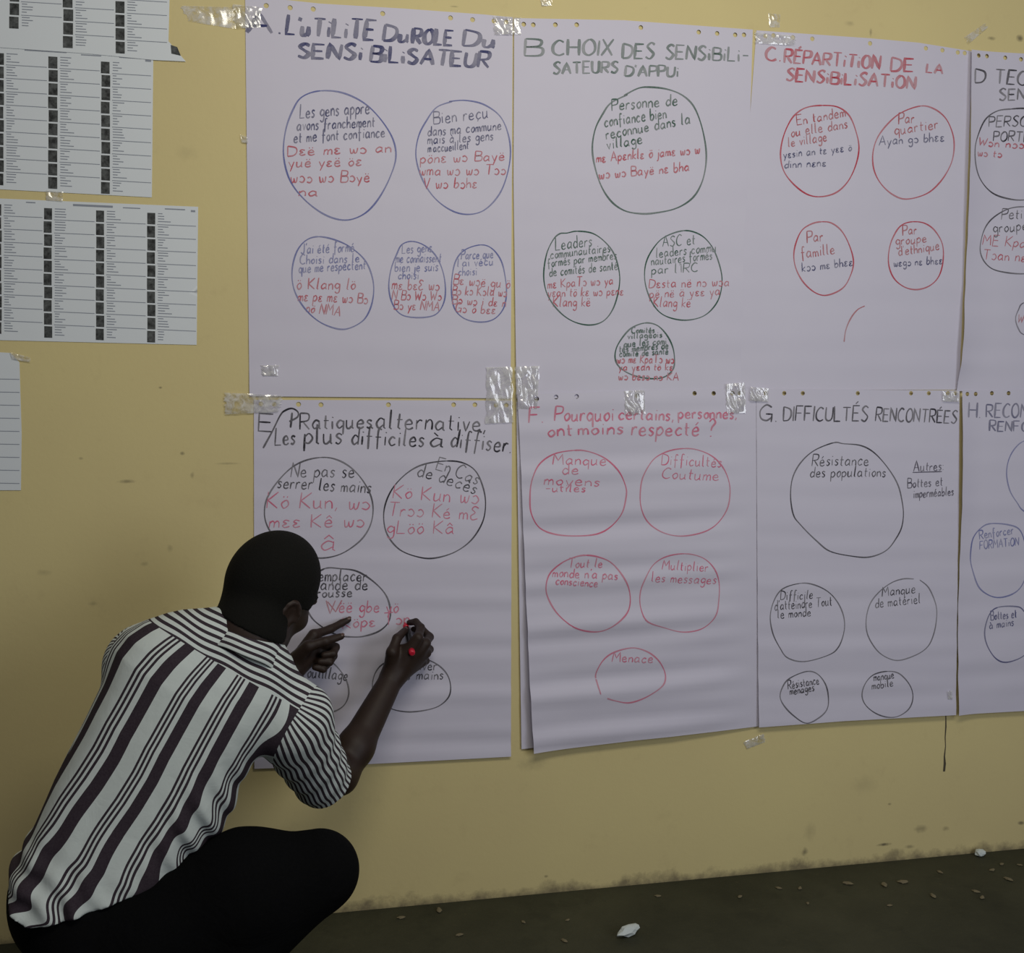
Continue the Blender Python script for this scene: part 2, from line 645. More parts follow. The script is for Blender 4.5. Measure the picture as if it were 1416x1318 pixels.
chart('D', 'flipchart_sheet', [(1341, 70), (1415, 74), (1612, 89), (1590, 539), (1322, 541), (1327, 468), (1332, 392), (1335, 290)], 0.0045, ripples(0.0045, zb, zt, 0.0002, 0.0012, 0.12, 0.05, 4, left=d_left),
      [K7(1180, 212), K7(1225, 213), K7(1320, 220), K7(1400, 228), (1500, 97), (1560, 101)],
      'flipchart sheet headed D at the right edge with black circles')
chart('E', 'flipchart_sheet', [(351, 553), (708, 554), (706, 1045), (500, 1056), (352, 1062)], 0.002, ripples(0.002, zb2, zt2, 0.0003, 0.0016, 0.085, -0.02, 5, bottom=0.004),
      [E1(110, 66), E1(175, 67), E1(293, 68), E1(403, 70), E1(733, 70), E1(1052, 70), E1(1156, 70), E1(1260, 72), E1(1310, 72)],
      'flipchart sheet headed E on which the crouching man writes')


def f_left(z):
    v = (zt2-z)/(zt2-zb2)
    xl = wz(716+20*v, 543+495*v)[0]
    return (xl, 0.008*v, 0.12)


o, _ = sheet_mesh('flipchart_sheet', [(714, 556), (1040, 556), (1040, 1000), (721, 1036)], 0.0055, ripples(0.0055, zb2, zt2, 0.0002, 0.0006, 0.11, 0.05, 6), PAPER)
tag(o, 'blank flipchart sheet showing as a strip behind the left edge of sheet F', 'poster', 'flipchart sheets taped to the wall')
chart('F', 'flipchart_sheet', [(715, 545), (800, 543), (1052, 536), (1053, 700), (1056, 1004), (878, 1022), (736, 1039), (732, 969), (724, 760), (719, 620)], 0.0095,
      ripples(0.0085, zb2, zt2, 0.0016, 0.0042, 0.100, 0.07, 16, left=f_left, bottom=0.012, right=wz(1044, 760)[0]),
      [E5(165, 85), E5(270, 75), E5(382, 72), E5(710, 68), E5(1023, 55), E5(1127, 55), E5(1230, 55), E5(1270, 55)],
      'flipchart sheet headed F in pink handwriting with five pink circles')
chart('G', 'flipchart_sheet', [(1046, 538), (1327, 540), (1326, 700), (1320, 988), (1166, 996), (1048, 1005)], 0.0105, ripples(0.0100, zb2, zt2, 0.0002, 0.0014, 0.095, -0.02, 7, bottom=0.006),
      [E7(55, 14), E7(105, 14), E7(200, 14), E7(294, 14), E7(573, 14), E7(843, 14), E7(933, 14), E7(1030, 14), E7(1068, 14)],
      'flipchart sheet headed G in dark capitals with five dark circles')


def h_left(z):
    v = (zt2-z)/(zt2-zb2)
    return (wz(1328-6*v, 541+447*v)[0], 0.010*(0.5+0.5*math.sin(v*7)), 0.07)


chart('H', 'flipchart_sheet', [(1329, 541), (1593, 536), (1583, 973), (1322, 988), (1327, 700)], 0.0140, ripples(0.0135, zb2, zt2, 0.0002, 0.0014, 0.11, 0.02, 8, bottom=0.004, left=h_left),
      [E7(1125, 18), E7(1170, 18), E7(1253, 14), E7(1338, 14), (1490, 544), (1545, 544)],
      'flipchart sheet headed H at the right edge with blue circles')

# ------------------------------------------------------------------ what is written on the sheets


def heading(key, col, lines, width, chisel=0.0, density=1.0):
    S = SHEETS[key]
    rows = []
    for n_, ln in enumerate(lines):
        if isinstance(ln, list):
            rows[-1][1].append(catmull(ln))
            continue
        K, txt, a, b, h = ln
        st = text_strokes(txt, K(*a), K(*b), h*(K(1, 1)[0]-K(0, 0)[0]), slant=0.06, jit=2.0)
        if n_ == 0:
            rows.append(['heading_letter', st])
        else:
            rows.append(['heading_word', st])
    for n_, (nm, st) in enumerate(rows):
        ribbon(st, S, nm, col, width, S['obj'], chisel, density, seed=n_)


def circle(key, K, pts, col, width, texts, density=0.9, twidth=None):
    """a drawn circle (part) and the handwriting inside it (sub-parts, one for each ink)"""
    S = SHEETS[key]
    P = catmull([K(*p) for p in pts], 7)
    c = ribbon([P], S, 'drawn_circle', col, width, S['obj'], 0.0, density, seed=len(pts)+int(pts[0][0]))
    k = K(1, 1)[0]-K(0, 0)[0]
    for n_, (txt, a, b, h, ic) in enumerate(texts):
        st = text_strokes(txt, K(*a), K(*b), h*k)
        hw = ribbon(st, S, 'handwriting', ic, twidth or width*0.85, S['obj'], 0.0, {'black': 0.9, 'pink': 0.72, 'navy': 0.8, 'green': 0.82}.get(ic, 0.78), seed=n_)
        hw.parent = c
        hw.matrix_parent_inverse = Matrix.Identity(4)
        hw['label'] = {'violet': 'blue', 'navy': 'dark blue', 'brown': 'dark red'}.get(ic, ic)+' handwriting'
    return c


heading('A', 'navy', [(K3, 'A.', (40, 160), (205, 165), 100), (K3, "L'uTiLiTE", (232, 168), (660, 195), 92), (K3, 'Du', (708, 200), (830, 206), 80), (K3, 'ROLE', (850, 212), (1045, 222), 74),
                        (K3, 'Du', (1098, 225), (1252, 232), 80), (K3, 'SENSi', (290, 280), (600, 295), 72), (K3, 'BiLiSATEUR', (645, 300), (1222, 332), 74)], 4.6, 0.75, 0.95)
circle('A', K3, [(400, 445), (520, 458), (640, 525), (740, 650), (770, 760), (740, 870), (680, 980), (610, 1050), (520, 1078), (420, 1050), (320, 975), (250, 880), (220, 760), (230, 640), (265, 540), (310, 475), (400, 445)], 'violet', 2.3,
       [('Les gens appre', (300, 580), (640, 555), 66, 'navy'), ('avons franchement', (285, 640), (665, 620), 56, 'navy'), ('et me font confiance', (270, 700), (715, 670), 56, 'navy'),
        ('Dɛë mɛ wɔ an', (240, 765), (745, 745), 52, 'red'), ('yuë yɛë öɛ', (245, 820), (600, 812), 52, 'red'), ('wɔɔ wɔ Bɔyë', (255, 895), (640, 890), 54, 'red'), ('na', (295, 960), (385, 960), 50, 'red')])
circle('A', K3, [(1030, 497), (1110, 492), (1200, 512), (1280, 570), (1320, 660), (1330, 760), (1310, 870), (1270, 960), (1200, 1030), (1120, 1050), (1040, 1030), (960, 970), (900, 880), (868, 770), (880, 670), (920, 590), (970, 525), (1045, 497)], 'violet', 2.1,
       [('Bien reçu', (955, 608), (1220, 578), 64, 'navy'), ('dans ma commune', (925, 668), (1285, 635), 50, 'navy'), ('mais à les gens', (925, 706), (1245, 686), 50, 'navy'), ("m'accueillent", (925, 748), (1125, 730), 44, 'navy'),
        ('pönɛ wɔ Bayë', (890, 800), (1300, 785), 52, 'red'), ('wma wɔ wɔ Tɔɔ', (885, 860), (1305, 855), 52, 'red'), ('V wɔ bɔhɛ', (905, 925), (1165, 920), 52, 'red')])
circle('A', K4, [(390, 97), (470, 112), (550, 150), (620, 215), (655, 300), (660, 380), (640, 460), (600, 515), (520, 550), (440, 535), (370, 495), (310, 430), (270, 350), (262, 260), (285, 170), (330, 115), (390, 97)], 'violet', 2.1,
       [("J'ai été formé", (305, 180), (565, 170), 50, 'violet'), ('Choisi dans le', (300, 232), (590, 222), 46, 'violet'), ('que me respectent', (295, 275), (620, 255), 48, 'violet'),
        ('ö Klang lö', (285, 355), (570, 355), 56, 'red'), ('mɛ pɛ mɛ wɔ Bɔ', (290, 410), (630, 425), 52, 'red'), ('nö NMA', (330, 465), (495, 485), 50, 'red')])
circle('A', K4, [(850, 120), (910, 140), (965, 190), (1000, 270), (1012, 360), (1000, 430), (960, 480), (880, 493), (800, 480), (755, 430), (735, 350), (745, 260), (775, 180), (800, 135), (850, 120)], 'violet', 2.0,
       [('Les gens', (800, 180), (945, 170), 48, 'violet'), ('me connaissent', (770, 225), (990, 220), 46, 'violet'), ('bien je suis', (765, 268), (975, 265), 46, 'violet'), ('choisi', (780, 305), (880, 305), 42, 'violet'),
        ('mɛ bɛƐ wɔ', (750, 355), (980, 360), 52, 'red'), ('N Bɔ Wɔ Wɔ', (750, 405), (990, 410), 46, 'red'), ('Bɔ yɛ NMA', (760, 452), (980, 460), 44, 'red')])
circle('A', K4, [(1185, 137), (1240, 155), (1285, 215), (1305, 300), (1310, 380), (1295, 450), (1250, 500), (1185, 515), (1110, 500), (1060, 455), (1042, 380), (1045, 290), (1065, 210), (1110, 160), (1185, 137)], 'violet', 2.0,
       [('Parce que', (1090, 208), (1245, 200), 46, 'violet'), ("l'ai vécu", (1070, 245), (1245, 235), 42, 'violet'), ('choisi', (1075, 288), (1165, 285), 42, 'violet'),
        ('Bɛ wɔë gu ö', (1050, 330), (1325, 350), 48, 'red'), ('Bɔ kɔ Kɔla wɔ', (1045, 380), (1310, 390), 46, 'red'), ('Bɔ wɔ i dɛ n', (1045, 425), (1305, 440), 44, 'red'), ('Gɔ ö bɛɛ', (1060, 465), (1255, 475), 44, 'red')])

heading('B', 'green', [(K5, 'B', (100, 305), (190, 305), 98), (K5, 'CHOIX', (250, 300), (575, 302), 84), (K5, 'DES', (632, 318), (800, 320), 84), (K5, 'SENSiBiLi-', (865, 320), (1312, 336), 74),
                         (K5, 'SATEURS', (255, 402), (605, 396), 62), (K5, "D'APPUi", (645, 414), (935, 418), 58)], 3.2, 0.7, 0.72)
circle('B', K5, [(640, 520), (720, 480), (790, 475), (880, 487), (960, 520), (1020, 580), (1060, 680), (1085, 800), (1085, 900), (1060, 1000), (1010, 1080), (920, 1135), (800, 1160), (720, 1162), (640, 1145), (570, 1095), (515, 1010), (480, 900), (468, 800), (485, 700), (525, 620), (570, 560), (660, 515)], 'green', 2.6,
       [('Personne de', (575, 602), (930, 572), 66, 'green'), ('confiance bien', (535, 692), (870, 642), 62, 'green'), ('reconnue dans la', (545, 757), (1000, 672), 60, 'green'), ('village', (550, 812), (740, 782), 60, 'green'),
        ('mɛ Apɛnklɛ ö jamɛ wɔ w', (490, 885), (1050, 835), 52, 'red'), ('wɔ wɔ Bayë nɛ bha', (505, 975), (995, 930), 52, 'red')])
circle('B', K6, [(385, 78), (470, 90), (540, 140), (590, 210), (615, 310), (610, 400), (580, 500), (530, 565), (460, 588), (380, 575), (310, 535), (250, 470), (215, 400), (203, 310), (220, 200), (255, 125), (290, 92), (330, 88), (385, 78)], 'green', 2.0,
       [('Leaders', (268, 180), (465, 160), 66, 'green'), ('communautaires', (240, 228), (565, 190), 50, 'green'), ('formés par membres', (225, 275), (600, 228), 48, 'green'), ('de comités de santé', (235, 325), (605, 287), 50, 'green'),
        ('mɛ KpaTɔ wɔ ya', (225, 390), (580, 365), 50, 'red'), ('ɣɛan tö kɛ wɔ pɛnɛ', (225, 435), (635, 425), 48, 'red'), ('Klang kë', (255, 490), (455, 485), 54, 'red')])
circle('B', K6, [(965, 75), (1050, 95), (1110, 150), (1150, 230), (1172, 330), (1160, 430), (1120, 500), (1060, 545), (970, 562), (880, 545), (820, 505), (775, 430), (752, 340), (760, 250), (800, 170), (860, 110), (965, 75)], 'green', 2.0,
       [('ASC et', (850, 162), (1025, 150), 56, 'green'), ('leaders commu', (815, 222), (1140, 186), 52, 'green'), ('nautaires formés', (790, 264), (1120, 230), 50, 'green'), ("par l'IRC", (790, 312), (1040, 298), 50, 'green'),
        ('Dɛsta në nɔ wɔa', (775, 388), (1210, 375), 50, 'red'), ('pë në ä yɛɛ ya', (780, 442), (1160, 426), 50, 'red'), ('Klang kë', (800, 490), (1000, 490), 54, 'red')])
circle('B', K6, [(755, 577), (820, 590), (870, 640), (905, 710), (915, 780), (905, 830), (860, 870), (790, 880), (700, 865), (630, 830), (595, 785), (595, 725), (625, 665), (680, 605), (755, 577)], 'green', 2.3,
       [('Comités', (680, 634), (805, 630), 34, 'green'), ('villageois', (660, 664), (845, 655), 34, 'green'), ('que les comi', (640, 708), (870, 692), 38, 'green'), ('tés membres de', (615, 738), (880, 716), 38, 'green'), ('comité de santé', (615, 762), (880, 747), 36, 'green'),
        ('wɔ mɛ KpaTɔ wɔ', (600, 795), (910, 795), 46, 'red'), ('ya ɣɛan tö kɛ', (610, 835), (905, 835), 42, 'red'), ('wɔ bɛsɔ nɔ KA', (610, 885), (935, 890), 42, 'red')], twidth=2.1)

heading('C', 'red', [(K7, 'C.', (105, 235), (180, 236), 70), (K7, 'RÉPARTiTiON', (200, 244), (682, 278), 66), (K7, 'DE', (740, 287), (852, 291), 68), (K7, 'LA', (920, 294), (1002, 302), 46), (K7, 'SENSiBiLiSATiON', (208, 336), (862, 378), 62)], 3.6, 0.7, 0.82)
circle('C', K7, [(390, 462), (470, 470), (530, 515), (565, 600), (578, 680), (560, 770), (520, 850), (460, 905), (380, 925), (310, 910), (240, 855), (195, 790), (180, 710), (195, 620), (230, 540), (270, 495), (320, 470), (390, 462)], 'red', 2.3,
       [('En tandem', (265, 562), (510, 518), 50, 'brown'), ('ou elle dans', (235, 622), (520, 576), 50, 'brown'), ('le village', (220, 672), (415, 642), 50, 'brown'), ('yɛsin an tɛ yɛɛ ö', (195, 730), (540, 692), 40, 'navy'), ('dinn nɛnɛ', (200, 780), (410, 770), 40, 'navy')])
circle('C', K7, [(890, 465), (960, 480), (1020, 530), (1055, 610), (1060, 690), (1040, 770), (990, 850), (920, 910), (820, 937), (750, 915), (690, 860), (655, 790), (648, 710), (670, 630), (720, 560), (790, 500), (890, 465)], 'red', 2.3,
       [('Par', (780, 556), (858, 550), 54, 'brown'), ('quartier', (760, 612), (980, 578), 52, 'brown'), ('Ayan gɔ bhɛɛ', (680, 665), (1010, 642), 46, 'navy')])
circle('C', K8, [(390, 98), (440, 105), (490, 145), (530, 220), (550, 300), (535, 370), (495, 435), (420, 470), (360, 460), (300, 410), (260, 340), (247, 270), (260, 200), (290, 140), (340, 108), (390, 98)], 'red', 2.2,
       [('Par', (315, 205), (395, 196), 56, 'brown'), ('famille', (285, 286), (455, 260), 56, 'brown'), ('kɔɔ mɛ bhɛɛ', (290, 352), (545, 320), 44, 'navy')])
circle('C', K8, [(850, 98), (910, 105), (960, 140), (1000, 210), (1005, 290), (985, 370), (940, 420), (875, 442), (810, 430), (755, 385), (728, 310), (735, 220), (765, 150), (800, 112), (850, 98)], 'red', 2.2,
       [('Par', (800, 167), (870, 160), 48, 'brown'), ('groupe', (765, 218), (920, 202), 48, 'brown'), ("d'ethnique", (780, 272), (985, 240), 48, 'brown'), ('wɛgɔ nɛ bhɛɛ', (755, 325), (1000, 311), 40, 'navy')])
circle('C', K8, [(608, 525), (570, 545), (535, 590), (510, 650), (502, 707)], 'brown', 2.2, [], 0.8)['label'] = 'unfinished red arc'

heading('D', 'black', [(K7, 'D', (1158, 352), (1215, 350), 72), (K7, 'TEC', (1268, 350), (1425, 360), 70), (K7, 'SEN', (1290, 436), (1420, 432), 58)], 3.0, 0.5, 0.85)
circle('D', K7, [(1350, 480), (1280, 490), (1220, 530), (1180, 600), (1155, 680), (1160, 770), (1195, 850), (1260, 910), (1350, 938), (1430, 940), (1520, 920), (1610, 830), (1640, 700), (1610, 580), (1530, 500), (1430, 478), (1350, 480)], 'black', 2.4,
       [('PERSO', (1235, 572), (1428, 566), 54, 'black'), ('PORTE', (1258, 642), (1440, 646), 50, 'black'), ('Wɔn nɔɔ', (1175, 666), (1412, 682), 40, 'red'), ('wɔ tɔ', (1170, 720), (1300, 726), 40, 'red')], 0.85, 2.4)
circle('D', K8, [(1412, 22), (1330, 35), (1250, 85), (1205, 150), (1188, 230), (1205, 290), (1250, 335), (1320, 355), (1412, 362), (1520, 350), (1600, 280), (1620, 190), (1580, 90), (1500, 35), (1412, 22)], 'black', 2.2,
       [('Petit', (1300, 86), (1430, 82), 54, 'black'), ('groupe', (1258, 156), (1430, 140), 54, 'black'), ('ME Kpa', (1200, 216), (1420, 230), 52, 'red'), ('Tɔan nɛ', (1205, 288), (1420, 302), 52, 'red')], 0.8)
circle('D', K8, [(1412, 510), (1385, 545), (1370, 590), (1385, 640), (1412, 670), (1500, 690), (1570, 600), (1500, 500), (1412, 510)], 'grey', 2.0, [('Wɔ', (1380, 610), (1430, 612), 44, 'red')])

heading('E', 'black', [(E1, 'E', (97, 198), (165, 202), 88), [E1(*p) for p in [(120, 282), (165, 200), (205, 120), (230, 97), (262, 88), (290, 105), (288, 130), (248, 152)]],
                         [E1(262, 108), E1(258, 150), E1(254, 182)], (E1, 'Ratiques', (300, 190), (652, 184), 78), (E1, 'alternative,', (672, 186), (1205, 200), 92),
                         (E1, 'Les', (178, 267), (275, 264), 80), (E1, 'plus', (322, 262), (505, 260), 92), (E1, 'difficiles', (552, 262), (905, 276), 84), (E1, 'à', (935, 275), (1000, 277), 80), (E1, 'diffiser.', (1036, 276), (1330, 304), 88)], 2.5, 0.2, 0.95)
circle('E', E1, [(400, 328), (470, 335), (540, 370), (600, 430), (645, 510), (658, 590), (640, 670), (590, 740), (500, 800), (400, 820), (300, 800), (210, 750), (155, 690), (128, 620), (135, 540), (180, 460), (250, 385), (320, 345), (400, 328)], 'black', 2.2,
       [('Ne pas se', (255, 425), (565, 425), 70, 'black'), ('serrer les mains', (190, 476), (645, 502), 64, 'black'), ('Kö Kun, wɔ', (138, 575), (640, 582), 74, 'pink'), ('mɛɛ Kê wɔ', (150, 670), (612, 668), 66, 'pink'), ('â', (400, 785), (472, 785), 96, 'pink')])
circle('E', E1, [(1020, 345), (1100, 355), (1160, 395), (1195, 470), (1208, 550), (1195, 640), (1140, 730), (1060, 790), (960, 820), (880, 815), (790, 780), (730, 710), (710, 630), (720, 550), (760, 470), (830, 400), (910, 360), (1020, 345)], 'black', 2.1,
       [('En', (965, 385), (1030, 402), 60, 'black'), ('Cas', (1055, 420), (1165, 462), 60, 'black'), ('de', (872, 420), (942, 435), 62, 'black'), ('decès', (975, 445), (1155, 508), 62, 'black'),
        ('Kö Kun wɔ', (755, 525), (1170, 555), 70, 'pink'), ('Trɔɔ Ké mƐ', (730, 612), (1168, 632), 66, 'pink'), ('gLöö Kâ', (725, 700), (1052, 702), 66, 'pink')])
circle('E', E1, [(420, 872), (500, 872), (580, 885), (660, 935), (720, 1000), (742, 1070), (735, 1130), (690, 1175), (620, 1200), (560, 1205), (480, 1195), (400, 1150), (350, 1100), (320, 1020), (350, 930), (420, 872)], 'black', 2.4,
       [('Remplacer', (352, 932), (625, 932), 60, 'black'), ('viande de', (352, 978), (630, 974), 58, 'black'), ('brousse', (350, 1012), (555, 1008), 48, 'black'), ('V', (425, 1090), (470, 1090), 60, 'red'), ('V', (440, 1085), (510, 1078), 50, 'red'),
        ('ëë gbe yö', (490, 1086), (780, 1086), 60, 'pink'), ('Köpɛ Tɔn', (510, 1165), (835, 1138), 56, 'pink')])
circle('E', E2, [(620, 740), (680, 780), (730, 850), (745, 920), (725, 980), (680, 1015), (620, 1028), (540, 1015), (470, 960), (450, 880), (480, 800), (540, 750), (620, 740)], 'black', 2.2, [('des outillage', (420, 830), (735, 855), 62, 'black')], 0.8)
circle('E', E2, [(1150, 740), (1220, 770), (1270, 820), (1290, 880), (1280, 940), (1230, 990), (1150, 1015), (1050, 1022), (960, 1000), (890, 940), (872, 880), (890, 810), (940, 760), (1040, 730), (1150, 740)], 'black', 2.0,
       [('laver', (1085, 800), (1215, 800), 54, 'black'), ('les mains', (1000, 850), (1250, 850), 56, 'black')], 0.8)

heading('F', 'pink', [(E5, 'F.', (122, 215), (198, 212), 80), (E5, 'Pourquoi', (262, 205), (582, 205), 80), (E5, 'certains,', (610, 196), (905, 202), 72), (E5, 'personnes,', (935, 192), (1250, 192), 64), (E5, 'ont', (226, 292), (358, 284), 74), (E5, 'moins', (392, 282), (632, 276), 70),
                        (E5, 'respecté', (680, 284), (1045, 284), 84), (E5, '?', (1095, 290), (1128, 290), 92)], 2.6, 0.25, 0.72)
circle('F', E5, [(370, 365), (450, 372), (540, 410), (610, 480), (648, 560), (650, 620), (625, 710), (570, 780), (490, 820), (370, 830), (260, 820), (180, 785), (135, 710), (127, 620), (140, 520), (180, 440), (260, 385), (370, 365)], 'pink', 2.2,
       [('Manque', (252, 442), (540, 446), 60, 'pink'), ('de', (302, 495), (388, 495), 60, 'pink'), ('moyens', (205, 550), (505, 562), 56, 'pink'), ('-utiles', (215, 590), (428, 590), 44, 'pink')], 0.72)
circle('F', E5, [(970, 355), (1050, 365), (1130, 405), (1190, 480), (1215, 570), (1205, 670), (1160, 750), (1080, 805), (960, 830), (860, 815), (780, 765), (735, 690), (727, 600), (745, 500), (800, 415), (880, 370), (970, 355)], 'pink', 2.0,
       [('Difficultés', (842, 442), (1165, 456), 62, 'pink'), ('Coutume', (842, 515), (1152, 530), 62, 'pink')], 0.6)
circle('F', E6, [(430, 108), (500, 118), (570, 150), (630, 220), (670, 310), (665, 400), (610, 465), (530, 515), (450, 522), (360, 495), (280, 430), (230, 350), (213, 280), (235, 210), (300, 150), (370, 118), (430, 108)], 'pink', 2.3,
       [('Tout le', (335, 176), (520, 176), 52, 'pink'), ("monde n'a pas", (250, 225), (600, 240), 50, 'pink'), ('conscience', (265, 266), (492, 280), 46, 'pink')], 0.75)
circle('F', E6, [(970, 100), (1060, 120), (1120, 170), (1155, 250), (1155, 340), (1140, 420), (1100, 480), (1040, 515), (950, 525), (850, 500), (760, 465), (730, 400), (727, 320), (750, 240), (800, 160), (870, 115), (970, 100)], 'pink', 1.9,
       [('Multiplier', (845, 185), (1092, 197), 54, 'pink'), ('les messages', (785, 252), (1138, 266), 54, 'pink')], 0.6)
circle('F', E6, [(505, 858), (490, 800), (485, 750), (520, 680), (580, 635), (680, 610), (760, 630), (820, 675), (858, 740), (855, 790), (820, 830), (740, 880), (660, 905), (590, 895), (540, 880)], 'pink', 2.3,
       [('Menace', (570, 684), (790, 690), 50, 'pink')], 0.75)

heading('G', 'black', [(E7, 'G.', (72, 152), (160, 156), 80), (E7, 'DIFFICULTÉS', (195, 154), (622, 156), 74), (E7, 'RENCONTRÉES', (662, 154), (1072, 166), 66)], 2.5, 0.2, 0.9)
circle('G', E7, [(450, 265), (500, 270), (590, 280), (660, 320), (730, 400), (780, 490), (802, 600), (795, 690), (760, 760), (710, 815), (630, 845), (540, 840), (430, 815), (360, 760), (280, 680), (245, 630), (232, 540), (240, 450), (280, 370), (350, 305), (450, 265)], 'black', 2.1,
       [('Résistance', (340, 382), (626, 380), 58, 'black'), ('des populations', (330, 440), (712, 438), 54, 'black')], 0.8)
S = SHEETS['G']
st = text_strokes('Autres:', E7(855, 410), E7(1005, 404), 14) + [[E7(850, 416), E7(998, 411)]] + text_strokes('Bottes et', E7(825, 496), E7(1002, 482), 13) + text_strokes('imperméables', E7(855, 546), E7(1058, 530), 12)
ribbon(st, S, 'side_note', 'grey', 1.9, S['obj'], 0, 0.95)['label'] = 'grey handwritten note beside the large circle'
circle('G', E8, [(280, 97), (350, 105), (420, 140), (470, 195), (500, 270), (500, 350), (470, 420), (420, 460), (300, 493), (215, 475), (175, 425), (140, 350), (127, 270), (145, 190), (190, 125), (280, 97)], 'black', 1.9,
       [('Difficile', (180, 182), (342, 176), 48, 'black'), ("d'atteindre Tout", (150, 236), (440, 210), 50, 'black'), ('le monde', (165, 276), (332, 262), 46, 'black')], 0.75)
circle('G', E8, [(855, 75), (800, 75), (740, 95), (680, 140), (630, 210), (612, 300), (630, 380), (680, 450), (760, 487), (840, 470), (910, 430), (950, 370), (970, 280), (965, 200), (930, 120), (885, 80)], 'black', 1.9,
       [('Manque', (695, 165), (862, 145), 50, 'black'), ('de matériel', (660, 222), (888, 197), 48, 'black')], 0.75)
circle('G', E8, [(320, 543), (370, 560), (405, 610), (420, 680), (410, 735), (370, 775), (305, 803), (240, 765), (190, 710), (175, 660), (200, 600), (250, 565), (320, 543)], 'black', 2.1,
       [('Résistance', (215, 632), (372, 606), 42, 'black'), ('menages', (225, 662), (347, 641), 42, 'black')], 0.85)
circle('G', E8, [(720, 543), (780, 555), (830, 610), (848, 670), (825, 730), (770, 768), (710, 772), (650, 750), (605, 710), (590, 660), (605, 605), (650, 560), (720, 543)], 'black', 1.9,
       [('manque', (650, 592), (752, 577), 40, 'black'), ('mobile', (640, 634), (747, 617), 40, 'black')], 0.75)

heading('H', 'navy', [(E7, 'H.', (1130, 136), (1192, 138), 72), (E7, 'RECOM', (1224, 136), (1440, 138), 68), (E7, 'RENFO', (1240, 206), (1436, 208), 52)], 2.6, 0.5, 0.72)
circle('H', E7, [(1412, 258), (1365, 300), (1335, 360), (1328, 430), (1345, 510), (1380, 570), (1412, 610), (1500, 650), (1600, 560), (1620, 430), (1560, 300), (1480, 250), (1412, 258)], 'violet', 2.0, [], 0.8)
circle('H', E7, [(1250, 675), (1340, 682), (1395, 710), (1425, 800), (1430, 900), (1405, 985), (1360, 1030), (1290, 1050), (1230, 1035), (1180, 990), (1150, 900), (1142, 830), (1155, 750), (1200, 695), (1250, 675)], 'violet', 2.3,
       [('Renforcer', (1190, 755), (1362, 727), 46, 'violet'), ('FORMATiON', (1190, 806), (1388, 785), 42, 'violet')])
circle('H', E8, [(1280, 220), (1370, 215), (1410, 235), (1450, 320), (1440, 420), (1400, 470), (1320, 497), (1265, 475), (1225, 410), (1215, 340), (1235, 260), (1280, 220)], 'blue', 2.2,
       [('Bottes et', (1245, 285), (1375, 270), 44, 'blue'), ('à mains', (1240, 330), (1362, 312), 42, 'blue')])

# ------------------------------------------------------------------ printed lists at the left
PHOTO = NT('printed_photo_grey')
_n = PHOTO.noise(70, 3, 0.7, PHOTO.obj())
PHOTO.base(PHOTO.ramp(_n, [(0.35, (0.02, 0.022, 0.022)), (0.7, (0.13, 0.14, 0.14))]), 0.6, 0.3)
PRINT = plain('printed_text_grey', lin(148, 154, 166), 0.6, 0.3)


def flat_quads(name, quads, sheet_base, lift, mat, parent):
    V, F = [], []
    for q in quads:
        k = len(V)
        for (px, py) in q:
            V.append(at(px, py, -(sheet_base+lift)))
        F.append((k, k+1, k+2, k+3))
    o = new_obj(name, V, F, mat)
    bm = bmesh.new()
    bm.from_mesh(o.data)
    bmesh.ops.reverse_faces(bm, faces=[f for f in bm.faces if f.normal.y > 0])
    bm.to_mesh(o.data)
    bm.free()
    keep_world(o, parent)
    return o


def printed_sheet(outline, base, label, columns, pitch, slope, header=None, seed=0, xmax=0):
    """columns: (x centre, first row y centre, rows, photo width)"""
    rnd = random.Random(seed)
    o, _ = sheet_mesh('printed_sheet', outline, base, lambda x, z: base, PRINTPAPER, gx=0.05, gz=0.05)
    tag(o, label, 'printed sheet', 'printed lists taped to the wall')
    text = []
    for ci, (cx, y0, rows, pw) in enumerate(columns):
        quads = []
        nxt = columns[ci+1][0]-columns[ci+1][3]/2-2 if ci+1 < len(columns) else xmax
        for r in range(rows):
            y = y0+r*pitch
            hh = pitch*0.435
            j = rnd.uniform(-0.5, 0.5)
            if pw > 0:
                quads.append([(cx-pw/2+j, y-hh), (cx+pw/2+j, y-hh+pw*slope), (cx+pw/2+j, y+hh+pw*slope), (cx-pw/2+j, y+hh)])
            x1 = cx+pw/2+3
            yb = y+pitch*0.44
            if r < rows-1:
                text.append([(x1, yb+0), (nxt, yb+(nxt-x1)*slope), (nxt, yb+(nxt-x1)*slope+0.9), (x1, yb+0.9)])
            for q in range(4):
                yy = y-pitch*0.40+q*pitch*0.2
                ln = rnd.uniform(5, 16)*(1.25 if q == 3 else 1)
                text.append([(x1+1, yy), (x1+1+ln, yy+ln*slope), (x1+1+ln, yy+ln*slope+1.1), (x1+1, yy+1.1)])
        if quads:
            flat_quads('photo_column', quads, base, 0.0006, PHOTO.m, o)
    if header:
        for (x0, y0, x1, h) in header:
            text.append([(x0, y0), (x1, y0+(x1-x0)*slope), (x1, y0+(x1-x0)*slope+h), (x0, y0+h)])
    flat_quads('printed_lines', text, base, 0.0005, PRINT, o)
    return o


